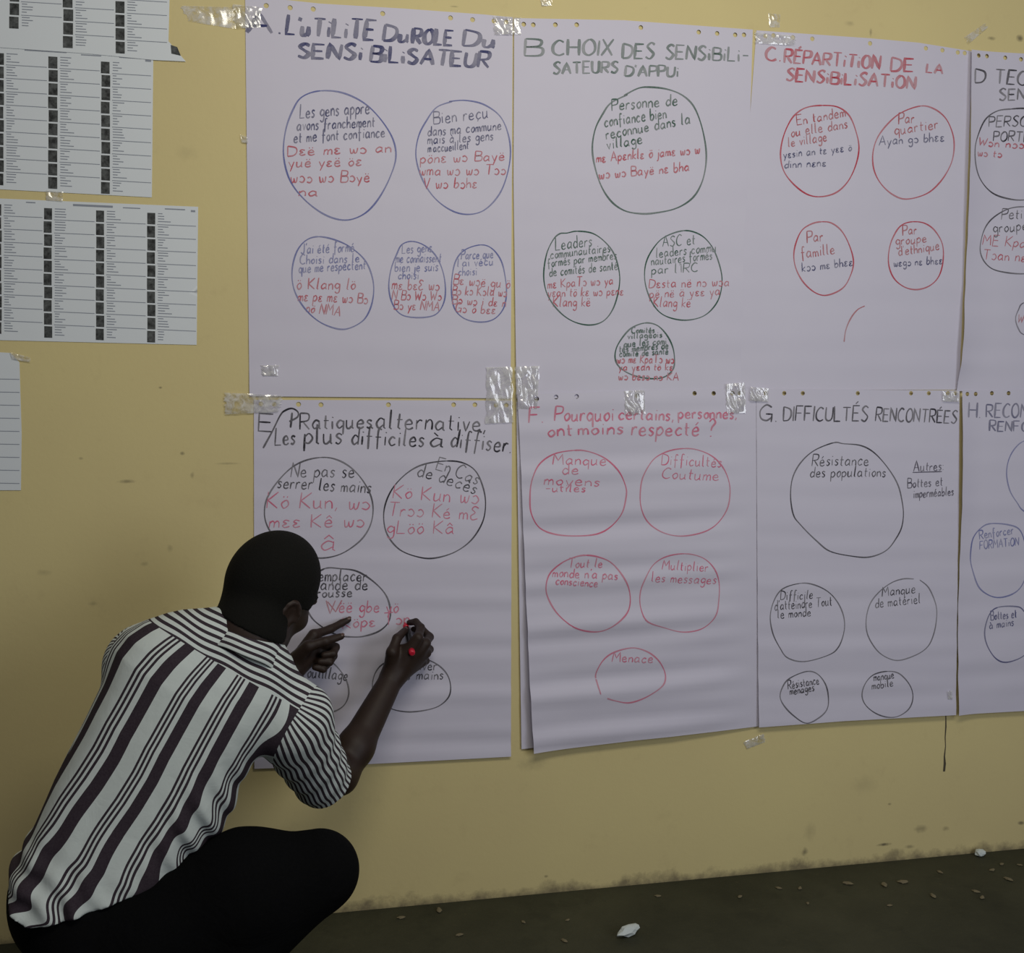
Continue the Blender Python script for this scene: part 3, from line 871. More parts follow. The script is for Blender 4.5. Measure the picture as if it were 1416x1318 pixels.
s1 = printed_sheet([(-80, -70), (236, -62), (233, 57), (257, 85), (213, 83), (120, 74), (-80, 60)], 0.003, 'topmost printed list of small portraits, cut by the top of the frame',
              [(19.7, 12.5-18.7*3, 6-1, 13), (94, 20.5-18.6*3, 6, 13.5), (166, 9.5-18.6*2, 6, 12.5)], 18.6, 0.06, seed=1, xmax=231)
blk = flat_quads('ink_stamp', [[(236, 62), (245, 65), (250, 77), (237, 74)]], 0.003, 0.0006, PHOTO.m, s1)
printed_sheet([(-70, 60), (212, 79), (210, 273), (-70, 258)], 0.0015, 'printed list of small portraits second from the top, at the left',
              [(-1, 81, 10, 12), (73.2, 86, 10, 12.5), (146, 93, 10, 12)], 18.5, 0.06, header=[(34, 67.5, 92, 2.4), (112, 75, 140, 1.3), (165, 78.5, 195, 1.3), (201, 82, 209, 3)], seed=2, xmax=209)
printed_sheet([(-60, 272), (274, 286), (272, 477), (-60, 469)], 0.0015, 'third printed list of small portraits, widest of the printed sheets at the left',
              [(-2, 290, 10, 8), (66.3, 295.5, 10, 11), (138.3, 298.8, 10, 11), (209, 302, 10, 11)], 18.15, 0.045, header=[(36, 279, 49, 1.4), (101, 282, 156, 2.8), (170, 286.5, 194, 1.3), (228, 288, 256, 1.5), (264, 290.5, 270, 2.6)], seed=3, xmax=271)
s4 = printed_sheet([(-60, 484), (14, 488), (27, 501), (30, 600), (29, 678), (-60, 678)], 0.002, 'lowest printed list at the left edge, ruled with thin lines',
              [(-40, 515, 10, 0)], 18, 0.02, seed=4, xmax=27)

# ------------------------------------------------------------------ clear adhesive tape


def tape_material():
    t = NT('clear_adhesive_tape')
    t.t.nodes.remove(t.b)
    tr = t.n('ShaderNodeBsdfTransparent')
    tr.inputs[0].default_value = (0.97, 0.97, 0.95, 1)
    gl = t.n('ShaderNodeBsdfGlossy')
    gl.inputs['Color'].default_value = (1, 1, 1, 1)
    gl.inputs['Roughness'].default_value = 0.13
    df = t.n('ShaderNodeBsdfDiffuse')
    df.inputs[0].default_value = (0.92, 0.92, 0.90, 1)
    n = t.noise(45, 3, 0.6, t.obj(), 0.8)
    m1 = t.n('ShaderNodeMixShader')
    t.l(t.math('MULTIPLY', t.ramp(n, [(0.36, (0, 0, 0)), (0.62, (1, 1, 1))]), 0.6), m1.inputs[0])
    t.l(tr.outputs[0], m1.inputs[1])
    t.l(df.outputs[0], m1.inputs[2])
    m2 = t.n('ShaderNodeMixShader')
    lw = t.n('ShaderNodeLayerWeight')
    lw.inputs[0].default_value = 0.35
    t.l(t.math('ADD', 0.09, t.math('MULTIPLY', lw.outputs['Fresnel'], 0.3), clamp=True), m2.inputs[0])
    t.l(m1.outputs[0], m2.inputs[1])
    t.l(gl.outputs[0], m2.inputs[2])
    t.l(m2.outputs[0], t.out.inputs[0])
    return t.m


TAPE = tape_material()


def tape(quad, base, label, amp=0.0030, seed=0, nx=22, ny=14, ragged=0.10):
    """a crinkled strip; quad in picture pixels TL, TR, BR, BL"""
    rnd = random.Random(seed)
    P = [at(q[0], q[1], -base) for q in quad]
    sh = Vector((rnd.uniform(0, 50), rnd.uniform(0, 50), rnd.uniform(0, 50)))
    V = []
    cen = sum(P, Vector())/4
    for j in range(ny+1):
        for i in range(nx+1):
            u, v = i/nx, j/ny
            if i in (0, nx):
                u += rnd.uniform(-ragged, ragged)*0.35
            p = (P[0]*(1-u)+P[1]*u)*(1-v)+(P[3]*(1-u)+P[2]*u)*v
            q = p*1.0
            q2 = Vector((q.x*62+q.z*30, 0, q.z*26-q.x*12))+sh
            h = abs(mnoise.noise(q2))*amp*1.5+abs(mnoise.noise(q2*2.3+sh))*amp*0.45
            ed = min(u, 1-u, v, 1-v)
            V.append(p+Vector((0, -h*min(1, 0.35+ed*6)-0.0004, 0))-cen)
    F = [(j*(nx+1)+i, (j+1)*(nx+1)+i, (j+1)*(nx+1)+i+1, j*(nx+1)+i+1) for j in range(ny) for i in range(nx)]
    o = new_obj('tape_piece', V, F, TAPE, None, True)
    o.location = cen
    bm = bmesh.new()
    bm.from_mesh(o.data)
    bmesh.ops.reverse_faces(bm, faces=[f for f in bm.faces if f.normal.y > 0])
    bm.to_mesh(o.data)
    bm.free()
    tag(o, label, 'tape', 'clear tape holding the sheets')
    return o


tape([(311, 543), (390, 547), (386, 570), (312, 573)], 0.0046, 'clear crinkled tape on the left corner between sheets A and E', 0.004, 1)
tape([(673, 508), (708, 507), (710, 584), (672, 586)], 0.0052, 'clear crinkled tape on the lower right corner of sheet A', 0.005, 2)
tape([(712, 507), (746, 506), (742, 566), (714, 566)], 0.0115, 'bright crinkled tape on the lower left corner of sheet B', 0.006, 3)
tape([(863, 541), (891, 539), (892, 572), (864, 574)], 0.0120, 'small shiny tape over the middle hole of sheet F', 0.006, 4)
tape([(1003, 531), (1030, 529), (1031, 571), (1005, 572)], 0.0130, 'shiny tape over the upper right corner of sheet F', 0.006, 5)
tape([(1037, 535), (1063, 537), (1062, 556), (1037, 554)], 0.0150, 'shiny tape over the upper left corner of sheet G', 0.005, 6)
tape([(683, 22), (721, 24), (720, 48), (684, 48)], 0.0055, 'shiny tape joining the top corners of sheets A and B', 0.006, 7)
tape([(322, 6), (362, 10), (360, 38), (324, 40)], 0.0030, 'clear tape over the upper left corner of sheet A', 0.005, 8)
tape([(250, 8), (324, 10), (324, 40), (262, 30)], 0.0008, 'long faint tape on the wall left of sheet A', 0.0014, 9)
tape([(1044, 44), (1100, 50), (1098, 63), (1045, 60)], 0.0045, 'clear tape over the upper left corner of sheet C', 0.004, 10)
tape([(1062, 18), (1079, 20), (1078, 38), (1064, 38)], 0.0008, 'small tape on the wall above sheet C', 0.002, 11)
tape([(1333, 52), (1362, 32), (1366, 38), (1338, 62)], 0.0010, 'slanting tape on the wall above sheet D', 0.003, 12)
tape([(1028, 1026), (1056, 1014), (1058, 1026), (1032, 1036)], 0.0010, 'shiny tape on the wall under sheets F and G', 0.005, 13)
tape([(1303, 540), (1326, 541), (1326, 556), (1304, 555)], 0.0165, 'small tape at the upper right corner of sheet G', 0.004, 14)
tape([(362, 505), (384, 505), (384, 520), (363, 520)], 0.0048, 'tiny shiny tape near the bottom of sheet A', 0.004, 15, ragged=0.3)
tape([(747, -1), (764, 0), (763, 8), (749, 9)], 0.0010, 'whitish tape on the wall above sheet B', 0.003, 16)
tape([(64, 263), (87, 265), (87, 279), (64, 277)], 0.0028, 'small tape bridging the second and third printed lists', 0.002, 17)
tape([(14, 487), (42, 494), (42, 501), (16, 497)], 0.0034, 'tape tail on the corner of the lowest printed list', 0.003, 18)
tape([(1310, 955), (1317, 955), (1317, 967), (1311, 967)], 0.0185, 'tiny tape near the lower right corner of sheet G', 0.003, 19)
tape([(332, 186), (343, 190), (343, 198), (334, 197)], 0.0044, 'tiny tape on the left edge of sheet A', 0.003, 20)

# ------------------------------------------------------------------ the crouching man
# smooth bodies are grown from blended distance fields and skinned by surface nets


class Field:
    def __init__(s, lo, hi, h):
        s.lo = np.array(lo, float)
        s.h = h
        s.n = np.ceil((np.array(hi)-s.lo)/h).astype(int)+1
        s.f = np.full(s.n, 1.0, np.float32)
        s.ax = [s.lo[i]+np.arange(s.n[i])*h for i in range(3)]

    def window(s, lo, hi):
        a = np.clip(np.floor((np.array(lo)-s.lo)/s.h).astype(int), 0, s.n)
        b = np.clip(np.ceil((np.array(hi)-s.lo)/s.h).astype(int)+1, 0, s.n)
        sl = tuple(slice(a[i], b[i]) for i in range(3))
        X, Y, Z = np.meshgrid(s.ax[0][sl[0]], s.ax[1][sl[1]], s.ax[2][sl[2]], indexing='ij')
        return sl, X, Y, Z

    def add(s, fn, lo, hi, k=0.02, pad=0.05):
        sl, X, Y, Z = s.window(np.array(lo)-pad, np.array(hi)+pad)
        if X.size == 0:
            return
        d = fn(X, Y, Z)
        o = s.f[sl]
        if k > 0:
            hh = np.clip(0.5+0.5*(o-d)/k, 0, 1)
            s.f[sl] = o*(1-hh)+d*hh-k*hh*(1-hh)
        else:
            s.f[sl] = np.minimum(o, d)

    def cut(s, fn, lo=None, hi=None, k=0.0):
        lo = s.lo if lo is None else lo
        hi = s.lo+s.n*s.h if hi is None else hi
        sl, X, Y, Z = s.window(lo, hi)
        d = -fn(X, Y, Z)
        o = s.f[sl]
        if k > 0:
            hh = np.clip(0.5-0.5*(o-d)/k, 0, 1)
            s.f[sl] = o*(1-hh)+d*hh+k*hh*(1-hh)
        else:
            s.f[sl] = np.maximum(o, d)

    def cone(s, a, b, ra, rb, k=0.02):
        a, b = np.array(a), np.array(b)
        r = max(ra, rb)
        s.add(cone_fn(a, b, ra, rb), np.minimum(a, b)-r, np.maximum(a, b)+r, k)

    def ball(s, c, ax, radii, k=0.02):
        """ellipsoid with axes ax (3 unit vectors)"""
        c = np.array(c)
        r = max(radii)
        s.add(ell_fn(c, ax, radii), c-r, c+r, k)

    def mesh(s):
        f = s.f
        n = s.n
        neg = f < 0
        cell = np.zeros(n-1, np.uint8)
        for dx in (0, 1):
            for dy in (0, 1):
                for dz in (0, 1):
                    cell += neg[dx:n[0]-1+dx, dy:n[1]-1+dy, dz:n[2]-1+dz]
        act = (cell > 0) & (cell < 8)
        idx = np.full(n-1, -1, np.int64)
        I = np.argwhere(act)
        idx[act] = np.arange(len(I))
        P = np.zeros((len(I), 3))
        cnt = np.zeros(len(I))
        for ax in range(3):
            o1, o2 = [(1, 2), (0, 2), (0, 1)][ax]
            for u in (0, 1):
                for v in (0, 1):
                    a = I.copy()
                    a[:, o1] += u
                    a[:, o2] += v
                    b = a.copy()
                    b[:, ax] += 1
                    fa = f[a[:, 0], a[:, 1], a[:, 2]].astype(float)
                    fb = f[b[:, 0], b[:, 1], b[:, 2]].astype(float)
                    m = (fa < 0) != (fb < 0)
                    t = np.where(m, fa/np.where(m, fa-fb, 1), 0)
                    q = a.astype(float)
                    q[:, ax] += t
                    P[m] += q[m]
                    cnt[m] += 1
        P = s.lo+P/cnt[:, None]*s.h
        F = []
        for ax in range(3):
            o1, o2 = [(1, 2), (2, 0), (0, 1)][ax]
            sl1 = [slice(None)]*3
            sl2 = [slice(None)]*3
            sl1[ax] = slice(0, n[ax]-1)
            sl2[ax] = slice(1, n[ax])
            A, B = neg[tuple(sl1)], neg[tuple(sl2)]
            E_ = np.argwhere(A != B)
            ok = (E_[:, o1] > 0) & (E_[:, o2] > 0) & (E_[:, o1] < n[o1]-1) & (E_[:, o2] < n[o2]-1)
            E_ = E_[ok]
            d1 = np.zeros(3, int)
            d1[o1] = 1
            d2 = np.zeros(3, int)
            d2[o2] = 1
            g = lambda q: idx[q[:, 0], q[:, 1], q[:, 2]]
            Q = np.stack([g(E_-d1-d2), g(E_-d2), g(E_), g(E_-d1)], 1)
            inward = A[E_[:, 0], E_[:, 1], E_[:, 2]]
            Q[~inward] = Q[~inward][:, ::-1]
            F.append(Q)
        return P, np.concatenate(F)


def cone_fn(a, b, ra, rb):
    a, b = np.array(a, float), np.array(b, float)
    ab = b-a
    L2 = (ab*ab).sum()

    def fn(X, Y, Z):
        x, y, z = X-a[0], Y-a[1], Z-a[2]
        t = np.clip((x*ab[0]+y*ab[1]+z*ab[2])/L2, 0, 1)
        return np.sqrt((x-t*ab[0])**2+(y-t*ab[1])**2+(z-t*ab[2])**2)-(ra+(rb-ra)*t)
    return fn


def ell_fn(c, ax, radii):
    c = np.array(c, float)
    ax = [np.array(a, float) for a in ax]

    def fn(X, Y, Z):
        x, y, z = X-c[0], Y-c[1], Z-c[2]
        q = [(x*a[0]+y*a[1]+z*a[2]) for a in ax]
        k0 = np.sqrt(sum((v/r)**2 for v, r in zip(q, radii)))
        k1 = np.sqrt(sum((v/(r*r))**2 for v, r in zip(q, radii)))
        return k0*(k0-1)/np.maximum(k1, 1e-6)
    return fn


def mesh_obj(name, P, F, mat, parent=None, smooth_it=0):
    me = bpy.data.meshes.new(name)
    me.vertices.add(len(P))
    me.vertices.foreach_set('co', P.astype(np.float32).ravel())
    me.loops.add(F.size)
    me.loops.foreach_set('vertex_index', F.astype(np.int32).ravel())
    me.polygons.add(len(F))
    me.polygons.foreach_set('loop_start', np.arange(0, F.size, 4, dtype=np.int32))
    me.polygons.foreach_set('use_smooth', np.ones(len(F), bool))
    me.update(calc_edges=True)
    me.validate()
    me.materials.append(mat)
    o = bpy.data.objects.new(name, me)
    COL.objects.link(o)
    if smooth_it:
        bm = bmesh.new()
        bm.from_mesh(me)
        for _ in range(smooth_it):
            bmesh.ops.smooth_vert(bm, verts=bm.verts, factor=0.5, use_axis_x=True, use_axis_y=True, use_axis_z=True)
        bm.to_mesh(me)
        bm.free()
    if parent:
        keep_world(o, parent)
    return o


def unit(v):
    v = np.array(v, float)
    return v/np.linalg.norm(v)


def A3(px, py, Y):
    return np.array(at(px, py, Y))


# key points: picture place plus distance from the wall
man = empty('person', (at(190, 1300, -0.47).x, -0.47, 0.0))
tag(man, 'man squatting with his back turned, in striped shirt and black trousers, writing on sheet E', 'person')

T0, T1 = A3(110, 1225, -0.52), A3(345, 850, -0.47)
TD = unit(T1-T0)
TB = unit(np.array([0, 1.0, 0])-TD*TD[1])          # away from the camera, towards the wall
TE = unit(np.cross(TD, TB))                        # to the right across the back
if TE[0] < 0:
    TE = -TE
TS = np.linalg.norm(T1-T0)/442.0

SH_R, EL_R, WR_R = A3(405, 985, -0.47), A3(470, 1074, -0.25), A3(543, 936, -0.10)
SH_L, EL_L, WR_L = A3(198, 915, -0.43), A3(300, 1010, -0.19), A3(403, 927, -0.085)

# --- head frame
HC = A3(379, 812, -0.41)
ph, pt, rl = math.radians(38), math.radians(-22), math.radians(20)
HF = unit([math.sin(ph)*math.cos(pt), math.cos(ph)*math.cos(pt), math.sin(pt)])
_R0 = unit([math.cos(ph), -math.sin(ph), 0])
_U0 = unit(np.cross(_R0, HF))
HR = _R0*math.cos(rl)-_U0*math.sin(rl)
HU = _U0*math.cos(rl)+_R0*math.sin(rl)
HS = 1.06


def hp(r, f, u):
    return HC+(HR*r+HF*f+HU*u)*HS


# --- body: one continuous skin
B = Field((-0.62, -0.72, 0.02), (0.42, 0.05, 1.25), 0.0033)
# head and face
B.ball(hp(0, -0.012, 0.012), (HR, HF, HU), (0.077*HS, 0.098*HS, 0.098*HS), 0)
B.ball(hp(0, 0.030, -0.045), (HR, HF, HU), (0.062*HS, 0.062*HS, 0.075*HS), 0.03)
B.ball(hp(0, 0.062, -0.098), (HR, HF, HU), (0.030*HS, 0.030*HS, 0.024*HS), 0.03)       # chin
for sg in (-1, 1):
    B.ball(hp(sg*0.042, 0.056, -0.040), (HR, HF, HU), (0.024, 0.028, 0.022), 0.02)      # cheekbones
    B.cone(hp(sg*0.012, 0.088, 0.010), hp(sg*0.044, 0.076, 0.008), 0.010, 0.009, 0.012)    # brow
    B.cone(hp(sg*0.058, 0.004, -0.070), hp(sg*0.022, 0.066, -0.098), 0.018, 0.016, 0.025)  # jaw
B.cone(hp(0, 0.090, 0.000), hp(0, 0.108, -0.034), 0.008, 0.013, 0.010)
for sg in (-1, 1):
    B.ball(hp(sg*0.014, 0.098, -0.038), (HR, HF, HU), (0.010, 0.010, 0.008), 0.006)
B.cone(hp(-0.020, 0.088, -0.064), hp(0.020, 0.088, -0.064), 0.008, 0.008, 0.006)
B.cone(hp(-0.016, 0.086, -0.077), hp(0.016, 0.086, -0.077), 0.009, 0.009, 0.006)
for sg in (-1, 1):
    for q in (0.034,):
        c = hp(sg*q, 0.083, -0.006)
        B.cut(ell_fn(c, (HR, HF, HU), (0.015, 0.012, 0.009)), c-0.03, c+0.03, 0.008)
NB = A3(342, 878, -0.475)
B.cone(NB, hp(0, -0.020, -0.060), 0.064, 0.058, 0.03)
# neck and trunk


def trunk(tp, a, b):
    return T0+TD*tp*TS+TE*a*TS+TB*b


B.cone(NB, trunk(330, 0, 0.01), 0.06, 0.085, 0.05)
B.ball(trunk(315, -6, 0.015), (TE, TB, TD), (0.150, 0.085, 0.10), 0.05)
B.ball(trunk(200, 0, 0.01), (TE, TB, TD), (0.125, 0.085, 0.15), 0.05)
B.ball(trunk(60, 0, 0.0), (TE, TB, TD), (0.125, 0.090, 0.13), 0.05)
SCALP = B.f.copy()
# ears: a flat shell with a raised rim and a hollow
for sg in (-1, 1):
    ec = hp(sg*0.077, -0.014, -0.030)
    er = unit(HR*sg*0.92-HF*0.40)
    ef = unit(HF-er*np.dot(HF, er))
    eu = np.cross(er, ef) if np.dot(np.cross(er, ef), HU) > 0 else -np.cross(er, ef)
    B.ball(ec, (er, ef, eu), (0.009, 0.020, 0.033), 0.008)
    N = 12
    for i in range(N-2):
        a0, a1 = -1.9+i/N*6.28, -1.9+(i+1)/N*6.28
        B.cone(ec+er*0.007-ef*0.018*math.cos(a0)+eu*0.030*math.sin(a0), ec+er*0.007-ef*0.018*math.cos(a1)+eu*0.030*math.sin(a1), 0.0048, 0.0048, 0.004)
    hc = ec+er*0.012+ef*0.004
    B.cut(ell_fn(hc, (er, ef, eu), (0.007, 0.011, 0.017)), hc-0.03, hc+0.03, 0.004)
# arms
B.cone(SH_R, EL_R, 0.047, 0.040, 0.03)
B.cone(EL_R, EL_R+(WR_R-EL_R)*0.28, 0.038, 0.043, 0.02)
B.cone(EL_R+(WR_R-EL_R)*0.28, WR_R, 0.042, 0.029, 0.02)
B.cone(SH_L, EL_L, 0.047, 0.040, 0.03)
B.cone(EL_L, EL_L+(WR_L-EL_L)*0.3, 0.039, 0.042, 0.02)
B.cone(EL_L+(WR_L-EL_L)*0.3, WR_L, 0.041, 0.027, 0.02)


def chain(pts, radii, k=0.004):
    for (a, b, r0, r1) in zip(pts, pts[1:], radii, radii[1:]):
        B.cone(a, b, r0, r1, k)


# right hand, closed on the pen
IM, MM, RM, PM = A3(578, 882, -0.112), A3(588, 890, -0.092), A3(589, 903, -0.074), A3(583, 916, -0.060)
for m, r in ((IM, 0.014), (MM, 0.015), (RM, 0.014), (PM, 0.013)):
    B.cone(WR_R, m, 0.024, r, 0.014)
B.cone(A3(556, 902, -0.095), A3(578, 900, -0.085), 0.020, 0.018, 0.015)
chain([IM, A3(582, 868, -0.072), A3(575, 860, -0.046), A3(566, 861, -0.026)], [0.0115, 0.0105, 0.0092, 0.0080])
chain([MM, A3(594, 881, -0.050), A3(584, 871, -0.029), A3(572, 870, -0.024)], [0.0120, 0.0110, 0.0095, 0.0080])
chain([RM, A3(594, 898, -0.040), A3(584, 889, -0.024), A3(574, 888, -0.026)], [0.0115, 0.0105, 0.0090, 0.0080])
chain([PM, A3(589, 914, -0.034), A3(579, 908, -0.020), A3(571, 906, -0.026)], [0.0105, 0.0095, 0.0085, 0.0075])
B.cone(A3(541, 922, -0.105), A3(542, 902, -0.122), 0.019, 0.015, 0.012)
chain([A3(542, 902, -0.122), A3(549, 883, -0.100), A3(560, 872, -0.060)], [0.0135, 0.0115, 0.0090], 0.005)
# left hand, index finger held on the sheet
IL, ML, RL, PL = A3(434, 878, -0.070), A3(438, 890, -0.066), A3(436, 901, -0.066), A3(431, 912, -0.070)
for m, r in ((IL, 0.015), (ML, 0.015), (RL, 0.014), (PL, 0.013)):
    B.cone(WR_L, m, 0.023, r, 0.014)
chain([IL, A3(457, 870, -0.042), A3(472, 862, -0.022), A3(482, 857, -0.0150)], [0.0120, 0.0108, 0.0095, 0.0080])
chain([ML, A3(464, 895, -0.070), A3(461, 904, -0.095), A3(448, 906, -0.100)], [0.0120, 0.0108, 0.0095, 0.0085])
chain([RL, A3(461, 907, -0.074), A3(456, 916, -0.098), A3(442, 915, -0.100)], [0.0115, 0.0105, 0.0092, 0.0082])
chain([PL, A3(452, 919, -0.078), A3(447, 926, -0.098), A3(435, 923, -0.100)], [0.0105, 0.0095, 0.0085, 0.0078])
B.cone(A3(408, 912, -0.095), A3(426, 894, -0.110), 0.018, 0.015, 0.012)
chain([A3(426, 894, -0.110), A3(450, 887, -0.106), A3(472, 880, -0.090)], [0.0135, 0.0115, 0.0088], 0.005)


def skin_material():
    t = NT('dark_brown_skin')
    n = t.noise(40, 4, 0.6, t.obj())
    t.base(t.mix(n, (0.021, 0.0115, 0.0080), (0.033, 0.018, 0.012)), 0.55, 0.35)
    t.bump(t.noise(180, 3, 0.6, t.obj()), 0.15, 0.001)
    return t.m


P, F = B.mesh()
body = mesh_obj('body', P, F, skin_material(), man, 2)
body.name = 'body'

# nails and eyes
NAIL = plain('fingernail', (0.10, 0.055, 0.045), 0.35, 0.5)
EYEW = plain('eye_white', (0.55, 0.5, 0.46), 0.25, 0.5)
EYEB = plain('eye_iris', (0.01, 0.008, 0.006), 0.15, 0.5)


def ellipsoid(name, c, ax, radii, mat, parent, nu=18, nv=10):
    V, Fa = [], []
    for j in range(nv+1):
        th = math.pi*j/nv
        for i in range(nu):
            a = 2*math.pi*i/nu
            V.append(np.array(c)+ax[0]*radii[0]*math.sin(th)*math.cos(a)+ax[1]*radii[1]*math.sin(th)*math.sin(a)+ax[2]*radii[2]*math.cos(th))
    for j in range(nv):
        for i in range(nu):
            Fa.append((j*nu+i, (j+1)*nu+i, (j+1)*nu+(i+1) % nu, j*nu+(i+1) % nu))
    o = new_obj(name, V, Fa, mat, None, True)
    bm = bmesh.new()
    bm.from_mesh(o.data)
    bmesh.ops.remove_doubles(bm, verts=bm.verts, dist=1e-6)
    bmesh.ops.recalc_face_normals(bm, faces=bm.faces)
    bm.to_mesh(o.data)
    bm.free()
    keep_world(o, parent)
    return o


for sg in (-1, 1):
    e = ellipsoid('eye', hp(sg*0.034, 0.074, -0.006), (HR, HF, HU), (0.0125, 0.0125, 0.0125), EYEW, man)
    i = ellipsoid('iris', hp(sg*0.034, 0.0825, -0.008), (HR, HF, HU), (0.0060, 0.0045, 0.0060), EYEB, man)
    i.parent = e
    i.matrix_parent_inverse = man.matrix_world.inverted() if False else Matrix.Translation(man.location).inverted()
    i.matrix_parent_inverse = Matrix.Identity(4)
    e.matrix_parent_inverse = Matrix.Translation(man.location).inverted()
for (tip, prev) in ((A3(482, 857, -0.0150), A3(472, 862, -0.022)), (A3(472, 880, -0.090), A3(450, 887, -0.106)), (A3(560, 872, -0.060), A3(549, 883, -0.100))):
    d = unit(tip-prev)
    up = unit(np.array([0.1, -0.75, 0.7])-d*np.dot([0.1, -0.75, 0.7], d))
    sd = np.cross(d, up)
    ellipsoid('fingernail', tip+up*0.0072+d*0.001, (sd, up, d), (0.0048, 0.0014, 0.0062), NAIL, man)

# --- hair: close-cropped cap
i0 = np.clip(np.floor((HC-0.17-B.lo)/B.h).astype(int), 0, B.n)
i1 = np.clip(np.ceil((HC+0.17-B.lo)/B.h).astype(int), 0, B.n)
H = Field(B.lo+i0*B.h, B.lo+(i1-1)*B.h-1e-6, B.h)
H.f = SCALP[i0[0]:i0[0]+H.n[0], i0[1]:i0[1]+H.n[1], i0[2]:i0[2]+H.n[2]]-0.0045


def under_hairline(X, Y, Z):
    x, y, z = X-HC[0], Y-HC[1], Z-HC[2]
    u = x*HU[0]+y*HU[1]+z*HU[2]
    f = x*HF[0]+y*HF[1]+z*HF[2]
    r = np.abs(x*HR[0]+y*HR[1]+z*HR[2])
    return np.minimum(u*0.9-f*0.95+0.060, (u+0.088)*0.8)-np.clip(0.05-np.hypot(f-0.006, u+0.03), 0, 0.05)*1.1*(r > 0.05)


H.cut(lambda X, Y, Z: under_hairline(X, Y, Z), None, None, 0.0)


def hair_material():
    t = NT('short_black_hair')
    n = t.noise(260, 3, 0.7, t.obj())
    t.base(t.mix(n, (0.004, 0.004, 0.0035), (0.010, 0.010, 0.008)), 0.9, 0.15)
    t.bump(n, 0.6, 0.002)
    return t.m


P, F = H.mesh()
mesh_obj('hair', P, F, hair_material(), man, 1)

# --- trousers
HIP_R, KN_R, AN_R = A3(132, 1312, -0.57), A3(440, 1205, -0.55), A3(235, 1385, -0.60)
HIP_L, KN_L, AN_L = A3(100, 1240, -0.44), A3(330, 1235, -0.15), A3(215, 1370, -0.28)
AN_R[2] = 0.115
AN_L[2] = 0.115
Tr = Field((-0.75, -0.80, 0.03), (0.25, -0.01, 0.60), 0.0045)
PC = A3(124, 1240, -0.50)
Tr.ball(PC, (TE, TB, TD), (0.140, 0.115, 0.140), 0)
Tr.ball(A3(104, 1232, -0.53), (np.array([1, 0, 0]), np.array([0, 1, 0]), np.array([0, 0, 1])), (0.110, 0.110, 0.125), 0.05)
Tr.ball(A3(106, 1250, -0.43), (np.array([1, 0, 0]), np.array([0, 1, 0]), np.array([0, 0, 1])), (0.110, 0.110, 0.125), 0.05)
Tr.cone(HIP_R, A3(215, 1292, -0.57), 0.100, 0.112, 0.05)
Tr.cone(A3(215, 1292, -0.57), A3(340, 1231, -0.56), 0.112, 0.116, 0.03)
Tr.cone(A3(340, 1231, -0.56), KN_R, 0.114, 0.078, 0.03)
Tr.cone(KN_R, AN_R+(KN_R-AN_R)*0.45, 0.072, 0.076, 0.03)
Tr.cone(AN_R+(KN_R-AN_R)*0.45, AN_R, 0.074, 0.060, 0.03)
Tr.cone(HIP_L, KN_L, 0.100, 0.066, 0.05)
Tr.cone(KN_L, AN_L+(KN_L-AN_L)*0.45, 0.066, 0.070, 0.03)
Tr.cone(AN_L+(KN_L-AN_L)*0.45, AN_L, 0.068, 0.055, 0.03)


def trouser_material():
    t = NT('black_trouser_cloth')
    co = t.obj()
    t.base(t.mix(t.noise(200, 2, 0.5, co), (0.0030, 0.0032, 0.0034), (0.0055, 0.0056, 0.0060)), 0.95, 0.06)
    t.bump(t.noise(9, 4, 0.6, co, 1.0), 0.35, 0.02)
    return t.m


P, F = Tr.mesh()
trousers = mesh_obj('trousers', P, F, trouser_material(), man, 2)

# --- shoes, flat on the floor below the picture
SHOE = plain('black_shoe_leather', (0.012, 0.011, 0.010), 0.4, 0.4)
SOLE = plain('dark_rubber_sole', (0.03, 0.028, 0.026), 0.85, 0.2)
for an, dr in ((AN_R, unit([0.93, 0.36, 0])), (AN_L, unit([0.72, 0.69, 0]))):
    sd = np.array([-dr[1], dr[0], 0])
    up = np.array([0, 0, 1.0])
    fo = Field(np.array([an[0]-0.32, an[1]-0.32, 0.0]), np.array([an[0]+0.32, an[1]+0.32, 0.2]), 0.0045)
    o_ = np.array([an[0], an[1], 0])
    fo.cone(o_-dr*0.035+up*0.055, o_+dr*0.06+up*0.055, 0.038, 0.042, 0)
    fo.cone(o_+dr*0.05+up*0.05, o_+dr*0.165+up*0.036, 0.044, 0.032, 0.03)
    fo.cone(o_-dr*0.005+up*0.06, o_-dr*0.005+up*0.112, 0.042, 0.044, 0.03)
    fo.cut(lambda X, Y, Z: Z-0.016, None, None)
    P, F = fo.mesh()
    sh = mesh_obj('shoe', P, F, SHOE, man, 1)
    V, Fa = [], []
    ol = [(-0.078, 0), (-0.070, 0.030), (-0.03, 0.038), (0.04, 0.040), (0.10, 0.047), (0.15, 0.044), (0.188, 0.026), (0.198, 0)]
    ring = ol+[(a, -b) for a, b in ol[-2:0:-1]]
    m = len(ring)
    for zz in (0.0, 0.018):
        V += [o_+dr*a+sd*b+up*zz for a, b in ring]
    Fa = [tuple(range(m))[::-1], tuple(range(m, 2*m))]+[(i, (i+1) % m, m+(i+1) % m, m+i) for i in range(m)]
    so = new_obj('sole', V, Fa, SOLE)
    so.parent = sh
    so.matrix_parent_inverse = Matrix.Identity(4)

